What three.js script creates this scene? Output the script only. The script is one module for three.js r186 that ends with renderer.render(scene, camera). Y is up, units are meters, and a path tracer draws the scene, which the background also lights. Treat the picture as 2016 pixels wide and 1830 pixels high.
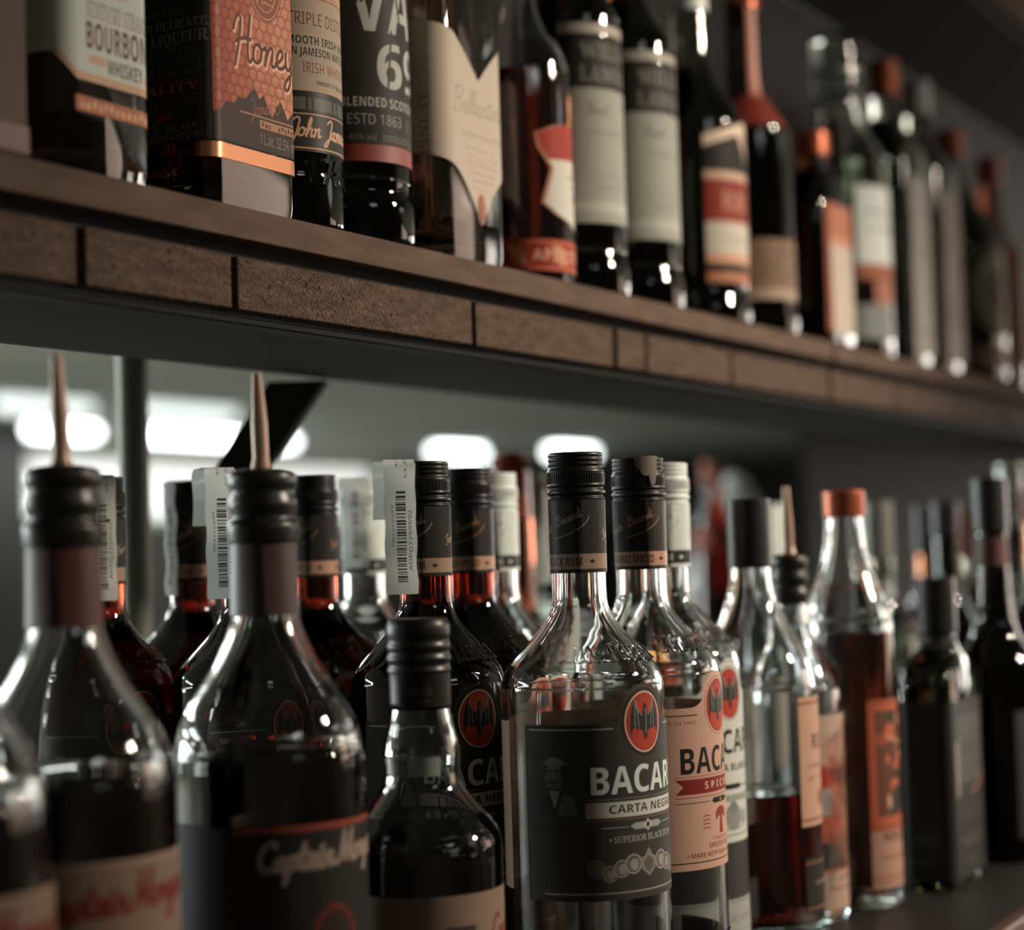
import * as THREE from 'three';
import { mergeGeometries, mergeVertices, toCreasedNormals } from 'three/addons/utils/BufferGeometryUtils.js';
import { RoundedBoxGeometry } from 'three/addons/geometries/RoundedBoxGeometry.js';
import { TextGeometry } from 'three/addons/geometries/TextGeometry.js';
import { FontLoader } from 'three/addons/loaders/FontLoader.js';
import { RectAreaLightUniformsLib } from 'three/addons/lights/RectAreaLightUniformsLib.js';
import { ImprovedNoise } from 'three/addons/math/ImprovedNoise.js';

// ---------------------------------------------------------------- camera, light, exposure
const scene = new THREE.Scene();
scene.background = new THREE.Color(0x000000);
const camera = new THREE.PerspectiveCamera(27.08, 2016 / 1830, 0.05, 60);
{
  const yaw = 29.337 * Math.PI / 180, pitch = 2.565 * Math.PI / 180, roll = Math.atan(0.0305);
  const d = new THREE.Vector3(Math.cos(yaw) * Math.cos(pitch), Math.sin(pitch), -Math.sin(yaw) * Math.cos(pitch));
  const r0 = new THREE.Vector3().crossVectors(d, new THREE.Vector3(0, 1, 0)).normalize(), u0 = new THREE.Vector3().crossVectors(r0, d);
  const up = u0.clone().multiplyScalar(Math.cos(roll)).addScaledVector(r0, Math.sin(roll));
  camera.position.set(0, 1.25, 0); camera.up.copy(up); camera.lookAt(camera.position.clone().add(d));
}
camera.focus = 1.055; camera.userData.fStop = 3.7;
const renderer = new THREE.WebGLRenderer({ antialias: true });
renderer.toneMapping = THREE.LinearToneMapping;
renderer.toneMappingExposure = 1.0;
renderer.shadowMap.enabled = true;
RectAreaLightUniformsLib.init();
const L = {
  spot: 25, spotAt: [1.95, 2.24, 1.25], spotTo: [1.34, 1.22, -0.55], spotColor: [1, 0.83, 0.68],
  tube: 85, tubeColor: [0.92, 1, 0.985], aisle: 7.0, window: 8.0,
};

// ---------------------------------------------------------------- helpers
const V = (x, y, z) => new THREE.Vector3(x, y, z), V2 = (x, y) => new THREE.Vector2(x, y), PI = Math.PI;
let seed = 7; const rnd = () => { seed = (seed * 1664525 + 1013904223) >>> 0; return seed / 4294967296; };
const taken = {};
const numbered = (n) => { const k = (taken[n] = (taken[n] ?? -1) + 1); return k ? n + '_' + String(k).padStart(3, '0') : n; };
function thing(name, label, category, pos, rot = 0, group) {
  const o = new THREE.Group(); o.name = numbered(name); o.position.set(...pos); o.rotation.y = rot;
  o.userData = { label, category }; if (group) o.userData.group = group; scene.add(o); return o;
}
function part(parent, name, geo, mat, label) {
  const m = new THREE.Mesh(geo, mat); m.name = name; m.castShadow = m.receiveShadow = true; parent.add(m);
  if (label) m.userData.label = label; return m;
}
function structure(name, geo, mat, parent = scene) {
  const m = part(parent, name, geo, mat); if (parent === scene) m.userData.kind = 'structure'; return m;
}
const box = (w, h, d, x, y, z, r = 0) => { const g = r ? new RoundedBoxGeometry(w, h, d, 2, r) : new THREE.BoxGeometry(w, h, d); g.translate(x, y, z); return g; };
function outward(g) {   // closed surface: make every face look outwards
  const p = g.attributes.position; if (!g.index) g.setIndex([...Array(p.count).keys()]);
  const ix = g.index.array; let vol = 0, dot = 0; const a = V(), b = V(), c = V(), n = V();
  for (let i = 0; i < ix.length; i += 3) { a.fromBufferAttribute(p, ix[i]); b.fromBufferAttribute(p, ix[i + 1]); c.fromBufferAttribute(p, ix[i + 2]); vol += a.dot(b.clone().cross(c)); }
  if (vol < 0) for (let i = 0; i < ix.length; i += 3) { const t = ix[i]; ix[i] = ix[i + 1]; ix[i + 1] = t; }
  const N = g.attributes.normal; if (!N) { g.computeVertexNormals(); return g; }
  for (let i = 0; i < ix.length; i += 3) {
    a.fromBufferAttribute(p, ix[i]); b.fromBufferAttribute(p, ix[i + 1]); c.fromBufferAttribute(p, ix[i + 2]);
    b.sub(a); c.sub(a); b.cross(c); n.fromBufferAttribute(N, ix[i]); dot += Math.sign(b.dot(n)) * (b.lengthSq() > 0 ? 1 : 0);
  }
  if (dot < 0) for (let i = 0; i < N.array.length; i++) N.array[i] *= -1;
  return g;
}
function crease(g, angle = 0.5) {   // weld, then split the normals at edges sharper than the angle
  const h = new THREE.BufferGeometry(); h.setAttribute('position', g.attributes.position.clone()); if (g.index) h.setIndex(g.index.clone());
  return toCreasedNormals(outward(mergeVertices(h, 1e-6)), angle);
}
// profile [[height, radius], ...] -> dense smooth list
function smooth(pts, n = 10) {
  const out = [];
  for (let i = 0; i < pts.length - 1; i++) {
    const p0 = pts[Math.max(0, i - 1)], p1 = pts[i], p2 = pts[i + 1], p3 = pts[Math.min(pts.length - 1, i + 2)];
    const sharp = (q) => q[2] === 1;
    for (let k = 0; k < n; k++) {
      const t = k / n, t2 = t * t, t3 = t2 * t, o = [];
      for (let c = 0; c < 2; c++) {
        const m1 = sharp(p1) ? p2[c] - p1[c] : (p2[c] - p0[c]) / 2, m2 = sharp(p2) ? p2[c] - p1[c] : (p3[c] - p1[c]) / 2;
        o.push((2 * t3 - 3 * t2 + 1) * p1[c] + (t3 - 2 * t2 + t) * m1 + (-2 * t3 + 3 * t2) * p2[c] + (t3 - t2) * m2);
      }
      out.push(o);
    }
  }
  out.push(pts.at(-1).slice(0, 2)); return out;
}
const radius = (dense) => (h) => {
  for (let i = 1; i < dense.length; i++) if (dense[i][0] >= h) { const a = dense[i - 1], b = dense[i]; return a[1] + (b[1] - a[1]) * Math.min(1, Math.max(0, (h - a[0]) / Math.max(1e-9, b[0] - a[0]))); }
  return dense.at(-1)[1];
};
const lathe = (pts, n = 72) => outward(new THREE.LatheGeometry(pts.map(([h, r]) => V2(Math.max(r, 1e-6), h)), n));
const sharpLathe = (pts, n = 64, a = 0.6) => crease(new THREE.LatheGeometry(pts.map(([h, r]) => V2(Math.max(r, 1e-6), h)), n), a);
function shell(dense, wall, base, n = 96) {   // glass with an inside
  const out = [[0.004, 0], [0.003, dense[0][1] * 0.5], ...dense], inn = [];
  for (let i = dense.length - 1; i >= 0; i--) {
    const a = dense[Math.max(0, i - 1)], b = dense[Math.min(dense.length - 1, i + 1)], l = Math.hypot(b[0] - a[0], b[1] - a[1]) || 1;
    const h = dense[i][0] + wall * (b[1] - a[1]) / l * 1, r = dense[i][1] - wall * (b[0] - a[0]) / l;
    if (h > base + 0.002 && r > 0.002 && (i < dense.length - 1 || true)) inn.push([Math.min(h, dense.at(-1)[0]), r]);
  }
  const last = inn.at(-1);
  inn.push([base + 0.001, last[1] * 0.96], [base, last[1] * 0.85], [base + 0.002, 0]);
  return { geo: lathe([...out, ...inn], n), inner: inn };
}
function fill(inner, top, n = 72) {   // liquid that wets the inside wall
  const r = radius([...inner].reverse().filter((q) => q[1] > 0.001)), base = inner.at(-2)[0], pts = [[base - 0.0002, 0]];
  for (let k = 0; k <= 40; k++) { const h = base + (top - base) * k / 40; pts.push([h - (k ? 0 : 0.0002), r(h) + 0.0003]); }
  pts.push([top, r(top) - 0.001], [top - 0.0006, r(top) - 0.003], [top - 0.0006, 0]);
  return sharpLathe(pts, n, 0.7);
}
// a label on a round body: height h0..h1, angle a0..a1 from the front (+z) towards +x
function wrap(R, h0, h1, a0, a1, off = 0.0003, nA = 40, nH = 12) {
  const g = new THREE.PlaneGeometry(1, 1, nA, nH), p = g.attributes.position;
  for (let i = 0; i < p.count; i++) {
    const a = a0 + (a1 - a0) * (p.getX(i) + 0.5), h = h0 + (h1 - h0) * (p.getY(i) + 0.5), r = R(h) + off;
    p.setXYZ(i, r * Math.sin(a), h, r * Math.cos(a));
  }
  g.computeVertexNormals(); return g;
}
const band = (R, h0, h1, off = 0.0004) => {   // a closed sleeve with a printed outside
  const g = new THREE.LatheGeometry([[h0, R(h0) + 0.00005], [h0, R(h0) + off], [h1, R(h1) + off], [h1, R(h1) + 0.00005]].map(([h, r]) => V2(r, h)), 72);
  const u = g.attributes.uv, p = g.attributes.position; for (let i = 0; i < u.count; i++) u.setY(i, (p.getY(i) - h0) / (h1 - h0)); return toCreasedNormals(outward(g), 0.6);
};
// rounded rectangle outline by arc length s from the front centre
function rect(hw, hd, c) {
  return (s0) => {
    const sg = s0 < 0 ? -1 : 1; let s = Math.abs(s0), x, z, nx, nz; const a = hw - c, q = PI * c / 2, b = 2 * (hd - c);
    if (s < a) [x, z, nx, nz] = [s, hd, 0, 1];
    else if ((s -= a) < q) { const t = s / c; [x, z, nx, nz] = [a + c * Math.sin(t), hd - c + c * Math.cos(t), Math.sin(t), Math.cos(t)]; }
    else if ((s -= q) < b) [x, z, nx, nz] = [hw, hd - c - s, 1, 0];
    else if ((s -= b) < q) { const t = s / c; [x, z, nx, nz] = [a + c * Math.cos(t), -(hd - c) - c * Math.sin(t), Math.cos(t), -Math.sin(t)]; }
    else { s -= q; [x, z, nx, nz] = [a - s, -hd, 0, -1]; }
    return [x * sg, z, nx * sg, nz];
  };
}
function wrapRect(S, h0, h1, s0, s1, off = 0.0004, nS = 60, nH = 4) {
  const g = new THREE.PlaneGeometry(1, 1, nS, nH), p = g.attributes.position;
  for (let i = 0; i < p.count; i++) { const [x, z, nx, nz] = S(s0 + (s1 - s0) * (p.getX(i) + 0.5)); p.setXYZ(i, x + nx * off, h0 + (h1 - h0) * (p.getY(i) + 0.5), z + nz * off); }
  g.computeVertexNormals(); return g;
}
function loft(levels, K = 10) {   // closed solid through rounded rectangles [h, hw, hd, corner]
  const pos = [], idx = [], n = 4 * (K + 1);
  for (const [h, hw, hd, c] of levels) for (let q = 0; q < 4; q++) for (let k = 0; k <= K; k++) {
    const t = (q + k / K) * PI / 2, cx = (q === 0 || q === 3 ? 1 : -1) * (hw - c), cz = (q < 2 ? 1 : -1) * (hd - c);
    pos.push(cx + c * Math.cos(t), h, cz + c * Math.sin(t));
  }
  for (let l = 0; l < levels.length - 1; l++) for (let i = 0; i < n; i++) { const a = l * n + i, b = l * n + (i + 1) % n; idx.push(a, a + n, b, b, a + n, b + n); }
  for (const [l, f] of [[0, 1], [levels.length - 1, 0]]) {
    const m = pos.length / 3; pos.push(0, levels[l][0], 0);
    for (let i = 0; i < n; i++) { const a = l * n + i, b = l * n + (i + 1) % n; f ? idx.push(m, a, b) : idx.push(m, b, a); }
  }
  const g = new THREE.BufferGeometry(); g.setAttribute('position', new THREE.Float32BufferAttribute(pos, 3)); g.setIndex(idx); return crease(g, 0.55);
}
const loftShell = (outer, inner) => loft([...outer, ...[...inner].reverse()]);
const tube = (pts, r, n = 24, seg = 10) => new THREE.TubeGeometry(new THREE.CatmullRomCurve3(pts.map((p) => V(...p))), n, r, seg);

// ---------------------------------------------------------------- textures
function tex(w, h, s, draw) {   // a canvas in millimetres, s pixels each
  const c = document.createElement('canvas'); c.width = Math.round(w * s); c.height = Math.round(h * s);
  const k = c.getContext('2d'); k.scale(s, s); draw(k, w, h);
  const t = new THREE.CanvasTexture(c); t.colorSpace = THREE.SRGBColorSpace; t.anisotropy = 8; return t;
}
function T(k, str, cx, y, w, h, col, font = 'bold 100px sans-serif') {   // words of width w and capital height h, centred on cx, standing on y
  k.save(); k.font = font; const m = k.measureText(str).width; k.translate(cx - w / 2, y); k.scale(w / m, h / 72); k.fillStyle = col; k.fillText(str, 0, 0); k.restore();
}
const rowOf = (k, x0, x1, y, h, col, gap = 0.4) => { k.fillStyle = col; for (let x = x0; x < x1;) { const w = h * (0.35 + rnd() * 0.5); if (rnd() > 0.15) k.fillRect(x, y - h * (rnd() > 0.7 ? 1 : 0.75), w, h * 0.75); x += w + gap * h; } };
const rectf = (k, x, y, w, h, c) => { k.fillStyle = c; k.fillRect(x, y, w, h); };
const poly = (k, pts, c) => { k.fillStyle = c; k.beginPath(); pts.forEach(([x, y], i) => (i ? k.lineTo(x, y) : k.moveTo(x, y))); k.closePath(); k.fill(); };
const oval = (k, x, y, rx, ry, c) => { k.fillStyle = c; k.beginPath(); k.ellipse(x, y, rx, ry, 0, 0, 2 * PI); k.fill(); };
const PEN = {
  o: ['M20,-38 C6,-40 2,-24 4,-12 C6,2 22,2 28,-12 C32,-26 28,-38 20,-38 C24,-30 34,-30 42,-32', 38], n: ['M0,-32 C6,-40 10,-36 8,-20 L4,0 C8,-20 16,-40 24,-38 C32,-36 24,-12 26,-4 C28,2 36,-2 40,-8', 39],
  e: ['M0,-10 C12,-14 24,-22 22,-32 C20,-42 6,-38 4,-20 C2,2 18,4 32,-10', 31], y: ['M2,-36 C0,-20 2,-2 10,-2 C18,-2 24,-20 26,-36 L18,20 C14,44 -4,44 0,28 C4,16 24,6 36,-8', 34],
  h: ['M0,-8 C14,-30 22,-70 16,-84 C10,-92 6,-70 4,0 C8,-22 16,-40 24,-38 C32,-36 24,-12 26,-4 C28,2 36,-2 40,-8', 40], a: ['M26,-34 C14,-42 2,-26 4,-10 C6,4 20,0 27,-36 C24,-18 22,0 28,0 C34,0 36,-4 40,-8', 38],
  m: ['M0,-32 C6,-40 8,-36 7,-20 L4,0 C8,-20 14,-40 20,-38 C26,-36 20,-12 20,0 C24,-20 30,-40 36,-38 C44,-36 36,-12 38,-4 C40,2 46,-2 50,-8', 50], s: ['M0,-8 C8,-16 14,-30 16,-38 C16,-28 26,-14 20,-4 C16,2 6,0 4,-4 M20,-4 C26,-4 30,-8 34,-12', 31],
  c: ['M26,-32 C20,-42 4,-36 4,-16 C4,2 16,2 32,-10', 30], u: ['M2,-34 C0,-16 0,0 10,-2 C18,-4 22,-20 24,-36 C22,-16 22,2 30,-2 L38,-8', 36], d: ['M26,-34 C14,-42 2,-26 4,-10 C6,4 20,0 26,-30 L34,-88 C30,-50 22,0 30,0 C36,0 38,-4 42,-8', 40],
  r: ['M0,-10 C6,-20 8,-32 10,-40 C12,-32 20,-34 24,-34 C18,-14 18,0 26,-2 L34,-8', 32], i: ['M2,-34 C0,-16 0,0 8,-2 L18,-10 M6,-50 L10,-58', 17], l: ['M0,-8 C14,-30 24,-70 18,-84 C10,-92 4,-60 6,-20 C7,0 14,0 24,-10', 22],
  t: ['M12,-70 C8,-40 4,-4 12,-2 C18,0 22,-6 26,-10 M0,-44 L26,-46', 24], p: ['M2,-8 C6,-20 8,-30 8,-36 L0,36 M6,-24 C14,-44 32,-40 28,-20 C24,0 10,2 6,-4 M26,-10 L38,-10', 36], g: ['M26,-34 C14,-42 2,-26 4,-10 C6,4 20,0 27,-36 L20,20 C16,44 -4,42 0,28 C4,16 24,6 38,-8', 36],
  H: ['M0,-58 C6,-90 20,-94 22,-80 C22,-50 12,-10 6,12 M52,-92 C46,-50 42,-10 50,0 C54,2 58,-4 62,-8 M8,-34 C24,-46 40,-44 54,-44', 60], J: ['M10,-70 C20,-92 44,-90 40,-60 C36,-20 30,30 14,36 C0,38 2,18 42,-8', 42],
  F: ['M0,-66 C20,-86 40,-70 62,-84 M34,-74 C30,-40 26,-10 12,0 C4,4 -2,-4 2,-10 M18,-40 C28,-42 36,-44 44,-42', 42], B: ['M16,-80 C14,-50 10,-20 6,0 M0,-66 C16,-96 56,-92 50,-66 C46,-50 28,-46 22,-46 C40,-48 54,-36 46,-16 C38,2 14,4 4,-6', 56],
  C: ['M46,-70 C40,-92 6,-84 4,-40 C4,0 30,4 50,-14', 46], M: ['M0,0 C10,-20 16,-60 18,-86 C20,-50 26,-20 30,-6 C36,-30 48,-66 54,-86 C52,-50 50,-10 58,-2 L66,-8', 66], "'": ['M6,-84 L2,-70', 10], ' ': ['', 24],
};
function pen(k, str, x, y, size, col, lw, slope = 0, skew = -0.18) {   // handwriting, capital height = size
  k.save(); k.translate(x, y); k.rotate(slope); k.scale(size / 88, size / 88); k.transform(1, 0, skew, 1, 0, 0);
  k.strokeStyle = col; k.lineWidth = lw * 88 / size; k.lineCap = k.lineJoin = 'round';
  for (const ch of str) { const [d, adv] = PEN[ch]; if (d) k.stroke(new Path2D(d)); k.translate(adv, 0); }
  k.restore();
}
const noise = new ImprovedNoise();
function noiseTex(w, h, f, srgb = true) {
  const d = new Uint8Array(w * h * 4);
  for (let y = 0; y < h; y++) for (let x = 0; x < w; x++) { const c = f(x, y); for (let i = 0; i < 3; i++) d[(y * w + x) * 4 + i] = Math.max(0, Math.min(255, c[i] ?? c[0])); d[(y * w + x) * 4 + 3] = 255; }
  const t = new THREE.DataTexture(d, w, h); t.magFilter = t.minFilter = THREE.LinearFilter; t.wrapS = t.wrapT = THREE.RepeatWrapping; if (srgb) t.colorSpace = THREE.SRGBColorSpace; t.needsUpdate = true; return t;
}

// ---------------------------------------------------------------- materials
const std = (color, roughness = 0.7, o = {}) => new THREE.MeshStandardMaterial({ color, roughness, ...o });
const paper = (map, o = {}) => new THREE.MeshPhysicalMaterial({ map, roughness: 0.62, specularIntensity: 0.3, side: THREE.DoubleSide, ...o });
const cut = (map, o = {}) => paper(map, { alphaTest: 0.5, ...o });
const glass = (att, dist, o = {}) => new THREE.MeshPhysicalMaterial({ color: 0xffffff, transmission: 1, thickness: 0.02, ior: 1.5, roughness: 0.015, attenuationColor: new THREE.Color().setRGB(...att), attenuationDistance: dist, ...o });
const M = {
  clear: glass([0.86, 0.93, 0.9], 0.03), clearWarm: glass([0.88, 0.88, 0.8], 0.03), smoke: glass([0.55, 0.58, 0.5], 0.02),
  darkRum: glass([0.42, 0.1, 0.035], 0.0135), amber: glass([0.8, 0.3, 0.09], 0.03), whisky: glass([0.6, 0.24, 0.08], 0.04), red: glass([0.5, 0.15, 0.08], 0.025), green: glass([0.12, 0.22, 0.1], 0.012), black: glass([0.06, 0.06, 0.045], 0.012), brown: glass([0.3, 0.14, 0.06], 0.02),
  rumIn: glass([0.42, 0.17, 0.1], 0.022, { ior: 1.36 }), redIn: glass([0.45, 0.14, 0.09], 0.022, { ior: 1.36 }), amberIn: glass([0.75, 0.3, 0.1], 0.04, { ior: 1.36 }), orangeIn: glass([0.8, 0.2, 0.08], 0.04, { ior: 1.36 }),
  blackCap: std(0x1a1917, 0.38, { metalness: 0.3 }), blackPlastic: std(0x191916, 0.35), whiteCap: std(0xcdd6d0, 0.45), copper: std(0x9a5236, 0.35, { metalness: 0.6 }), copperFoil: std(0xc98a68, 0.3, { metalness: 0.7 }),
  steel: std(0xa98d78, 0.35, { metalness: 0.25 }), grey: std(0x6d706b, 0.45, { metalness: 0.4 }), sleeveRed: std(0x481b12, 0.5), redPaint: std(0x7c2a1c, 0.5), orange: std(0xa24a2a, 0.5), pale: std(0xd5ded8, 0.6),
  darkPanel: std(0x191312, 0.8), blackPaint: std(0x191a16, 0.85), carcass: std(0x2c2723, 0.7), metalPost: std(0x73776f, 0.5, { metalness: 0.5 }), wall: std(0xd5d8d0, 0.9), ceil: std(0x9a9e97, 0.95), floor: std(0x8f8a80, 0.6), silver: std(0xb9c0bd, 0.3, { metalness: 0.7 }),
};

// ---------------------------------------------------------------- the hall
structure('floor', box(30, 0.1, 16, 11, -0.05, -5), M.floor);
structure('ceiling', box(30, 0.1, 16, 11, 2.4, -5), M.ceil);
structure('wall_back', box(30, 2.5, 0.12, 11, 1.2, -12.06), M.wall);
structure('wall_front', box(30, 2.5, 0.12, 11, 1.2, 3.06), std(0x6b5f55, 0.9));
structure('wall_left', box(0.12, 2.5, 16, -3.06, 1.2, -5), std(0x6b5f55, 0.9));
structure('wall_right', box(0.12, 2.5, 16, 25.06, 1.2, -5), std(0x4d4a46, 0.9));
function areaLight(parent, w, h, i, col, at, look) {
  const l = new THREE.RectAreaLight(new THREE.Color().setRGB(...col), i, w, h); l.position.set(...at); parent.add(l); parent.updateMatrixWorld(true);
  l.lookAt(parent.localToWorld(V(...at).add(V(...look)))); return l;
}
const glow = (i, col) => new THREE.MeshStandardMaterial({ color: 0xffffff, emissive: new THREE.Color().setRGB(...col), emissiveIntensity: i });
const tubeGlow = glow(9, L.tubeColor), tubeGlowDim = glow(1.3, L.tubeColor);
function stripLight(label, x, z, len, dim, group = 'strip lights on the hall ceiling', power = 1) {
  const t = thing('ceiling_light', label, 'lamp', [x, 2.35, z], 0, group);
  part(t, 'housing', box(len + 0.06, 0.04, 0.24, 0, -0.02, 0, 0.008), M.whiteCap);
  part(t, 'diffuser', box(len, 0.075, 0.2, 0, -0.0775, 0, 0.02), dim ? tubeGlowDim : tubeGlow);
  areaLight(t, len, 0.2, (dim ? 0.5 : power) * L.tube, L.tubeColor, [0, -0.118, 0], [0, -1, 0]);
}
stripLight('long bright strip light on the hall ceiling, left of the grey post', 11.12, -10.25, 0.8);
stripLight('brightest long strip light on the hall ceiling, just right of the grey post', 13.0, -10.1, 1.85);
stripLight('short glowing strip light above the black cap with a barcode stamp', 16.85, -10.1, 0.75, false, undefined, 0.45);
stripLight('short glowing strip light right behind the black cap of the sharpest front bottle', 18.1, -9.45, 0.75, false, undefined, 0.3);
stripLight('softer strip light one row nearer, seen above the left bright one', 9.35, -8.7, 0.75, true);
stripLight('softer strip light one row nearer, seen right of the grey post', 10.5, -8.5, 1.0, true);
for (const [x, z, n] of [[-0.6, -4.6, 1.5], [1.6, -4.4, 1.5], [3.9, -4.2, 1.5], [6.4, -5.0, 1.5], [1.0, -7.4, 1.5], [4.6, -7.6, 1.5]]) stripLight('strip light on the near part of the hall ceiling, above the picture', x, z, n, false, 'strip lights out of the picture');
// lights of the camera's own aisle
for (const [x, z, s] of [[0.1, 1.9, 0.25], [3.4, 1.9, 0.12]]) {
  const t = thing('ceiling_panel', 'square ceiling panel above the aisle in front of the shelves', 'lamp', [x, 2.35, z], 0, 'aisle ceiling panels');
  part(t, 'frame', box(0.66, 0.03, 0.66, 0, -0.015, 0, 0.006), M.whiteCap); part(t, 'diffuser', box(0.58, 0.02, 0.58, 0, -0.036, 0, 0.006), glow(L.aisle * s, [0.95, 1, 0.97]));
  areaLight(t, 0.58, 0.58, L.aisle * s, [0.95, 1, 0.97], [0, -0.05, 0], [0, -1, 0]);
}
{   // spot on the ceiling that lights the middle of the shelves
  const t = thing('spot_lamp', 'black ceiling spot lamp aimed at the middle of the shelves', 'lamp', [L.spotAt[0], 2.35, L.spotAt[2]]);
  part(t, 'base', lathe([[-0.02, 0], [-0.02, 0.05], [0, 0.05], [0, 0]]), M.blackPlastic);
  const dir = V(...L.spotTo).sub(V(...L.spotAt)).normalize(), head = part(t, 'head', sharpLathe([[0.02, 0], [0.02, 0.03], [-0.02, 0.05], [-0.06, 0.055], [-0.06, 0.05], [-0.02, 0.045], [0.01, 0]]), M.blackPlastic);
  head.position.y = -0.11; head.quaternion.setFromUnitVectors(V(0, -1, 0), dir);
  part(t, 'stem', tube([[0, -0.02, 0], [0, -0.06, 0], [0, -0.1, 0]], 0.008), M.blackPlastic);
  const bulb = part(head, 'bulb', new THREE.SphereGeometry(0.03, 24, 16), glow(10, L.spotColor)); bulb.position.y = -0.025;
  const s = new THREE.SpotLight(new THREE.Color().setRGB(...L.spotColor), L.spot, 0, 0.41, 1, 2);
  s.position.copy(V(...L.spotAt)).addScaledVector(dir, 0.02); s.target.position.set(...L.spotTo); s.castShadow = true; s.shadow.radius = 6; scene.add(s, s.target);
}
function window_(n, x, y, z, w, h, turn, i, col = [0.9, 1, 0.98]) {
  const o = new THREE.Group(); o.name = 'window_' + n; o.position.set(x, y, z); o.rotation.y = turn; o.userData.kind = 'structure'; scene.add(o);
  part(o, 'pane', box(w, h, 0.02, 0, 0, 0), glow(i, col)); for (const s of [-1, 1]) part(o, 'frame', box(0.06, h + 0.12, 0.06, s * (w / 2 + 0.03), 0, 0.01), M.whiteCap);
  for (const s of [-1, 1]) part(o, 'frame', box(w, 0.06, 0.06, 0, s * (h / 2 + 0.03), 0.01), M.whiteCap);
  areaLight(o, w, h, i, col, [0, 0, 0.03], [0, 0, 1]);
}
structure('wall_aisle_end', box(0.12, 2.35, 3.3, 8.06, 1.175, 1.4), std(0x6b5f55, 0.9));
window_(1, 7.98, 1.5, 0.5, 1.4, 1.5, -PI / 2, L.window * 0.65, [1, 0.92, 0.84]);      // at the end of the aisle: the streaks on the right flanks of the bottles
window_(3, 7.98, 1.45, 2.35, 0.8, 1.3, -PI / 2, L.window * 0.35, [1, 0.9, 0.8]);
window_(4, 5.3, 1.5, 2.98, 2.4, 1.4, PI, 1.5, [1, 0.7, 0.52]);
window_(5, 15.25, 1.94, -11.98, 5.5, 0.5, 0, 1.0, [1, 0.98, 0.93]);   // lit glazing high in the far wall
window_(2, -0.2, 1.45, -11.98, 4.4, 1.5, 0, L.window * 1.3);    // in the back wall, out of frame to the left: the streaks on the left flanks

// ---------------------------------------------------------------- shelving
const grainMap = noiseTex(1024, 256, (x, y) => {
  const n = noise.noise(x / 90, y / 22, 1) * 0.5 + noise.noise(x / 25, y / 14, 5) * 0.35 + noise.noise(x / 5, y / 4, 9) * 0.35, sp = Math.max(0, noise.noise(x / 10, y / 16, 20) - 0.42) * 3;
  const v = 1 + n * 0.34 - sp * 0.7; return [95 * v, 80 * v, 69 * v];
});
const fineMap = noiseTex(512, 128, (x, y) => { const v = 1 + noise.noise(x / 60, y / 20, 3) * 0.14 + (rnd() - 0.5) * 0.12; return [93 * v, 79 * v, 69 * v]; });
const wrinkle = noiseTex(1024, 256, (x, y) => { const a = noise.noise(x / 6.5, y / 5, 40) + 0.6 * noise.noise(x / 3.2, y / 3.4, 60); return [128 + 150 * (1 - Math.abs(a) * 2.2) * 0.5]; }, false);
const plankMat = new THREE.MeshPhysicalMaterial({ specularIntensity: 0.06, roughness: 0.72, map: grainMap, bumpMap: wrinkle, bumpScale: 0.003 });
const edgeMat = new THREE.MeshPhysicalMaterial({ specularIntensity: 0.06, roughness: 0.8, map: fineMap });
const uvBox = (w, h, d, r, k) => {   // box with uv in metres, rounded edges
  const g = new RoundedBoxGeometry(w, h, d, 3, r), p = g.attributes.position, n = g.attributes.normal, u = g.attributes.uv;
  for (let i = 0; i < p.count; i++) { const ny = Math.abs(n.getY(i)) > 0.7, nx = Math.abs(n.getX(i)) > 0.7; u.setXY(i, (nx ? p.getZ(i) : p.getX(i)) / 0.26 + k, (ny ? p.getZ(i) : p.getY(i)) / 0.065 + k * 0.37); } return g;
};
const EYE = 1.25, SH = EYE + 0.1812, LOW = 0.992;
{
  const s = thing('bar_shelf', 'dark wooden upper shelf faced with short brown planks, carrying a row of bottles', 'shelf', [0, 0, 0]);
  const b0 = EYE + 0.1645, p1 = EYE + 0.1555, p0 = EYE + 0.128, X0 = -0.7, X1 = 4.6;
  part(s, 'core', box(X1 - X0, SH - 0.0006 - p0 - 0.003, 0.18, (X0 + X1) / 2, (SH + p0 - 0.0036) / 2 + 0.0, -0.703), std(0x141412, 0.95), 'black core board');
  for (const [a, b, k] of [[X0, 1.6705, 0], [1.6775, X1, 0.4]]) { const m = part(s, 'edge_board', uvBox(b - a, SH - b0, 0.2, 0.0012, k), edgeMat); m.position.set((a + b) / 2, (SH + b0) / 2, -0.7); }
  const J = [X0, -0.32, -0.08, 0.12, 0.3, 0.49, 0.672, 0.7862, 1.0272, 1.2239, 1.2744, 1.4349, 1.6624, 1.8495, 2.06, 2.25, 2.5, 2.68, 2.93, 3.15, 3.4, 3.62, 3.86, 4.1, 4.35, X1];
  for (let i = 0; i < J.length - 1; i++) {
    const w = J[i + 1] - J[i] - 0.0055, h = p1 - p0, m = part(s, 'facing_plank', uvBox(w, h, 0.012, 0.0011, i * 0.37), plankMat);
    m.position.set((J[i] + J[i + 1]) / 2, (p1 + p0) / 2, -0.6065 - (i % 3) * 0.0004); m.rotation.z = ((i * 7) % 5 - 2) * 0.0006;
  }
  part(s, 'bottom_trim', box(X1 - X0, 0.004, 0.012, (X0 + X1) / 2, p0 - 0.0045, -0.613, 0.0012), new THREE.MeshPhysicalMaterial({ color: 0x0f0f0e, roughness: 0.6, specularIntensity: 0.15 }), 'black trim under the planks');
}
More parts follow.
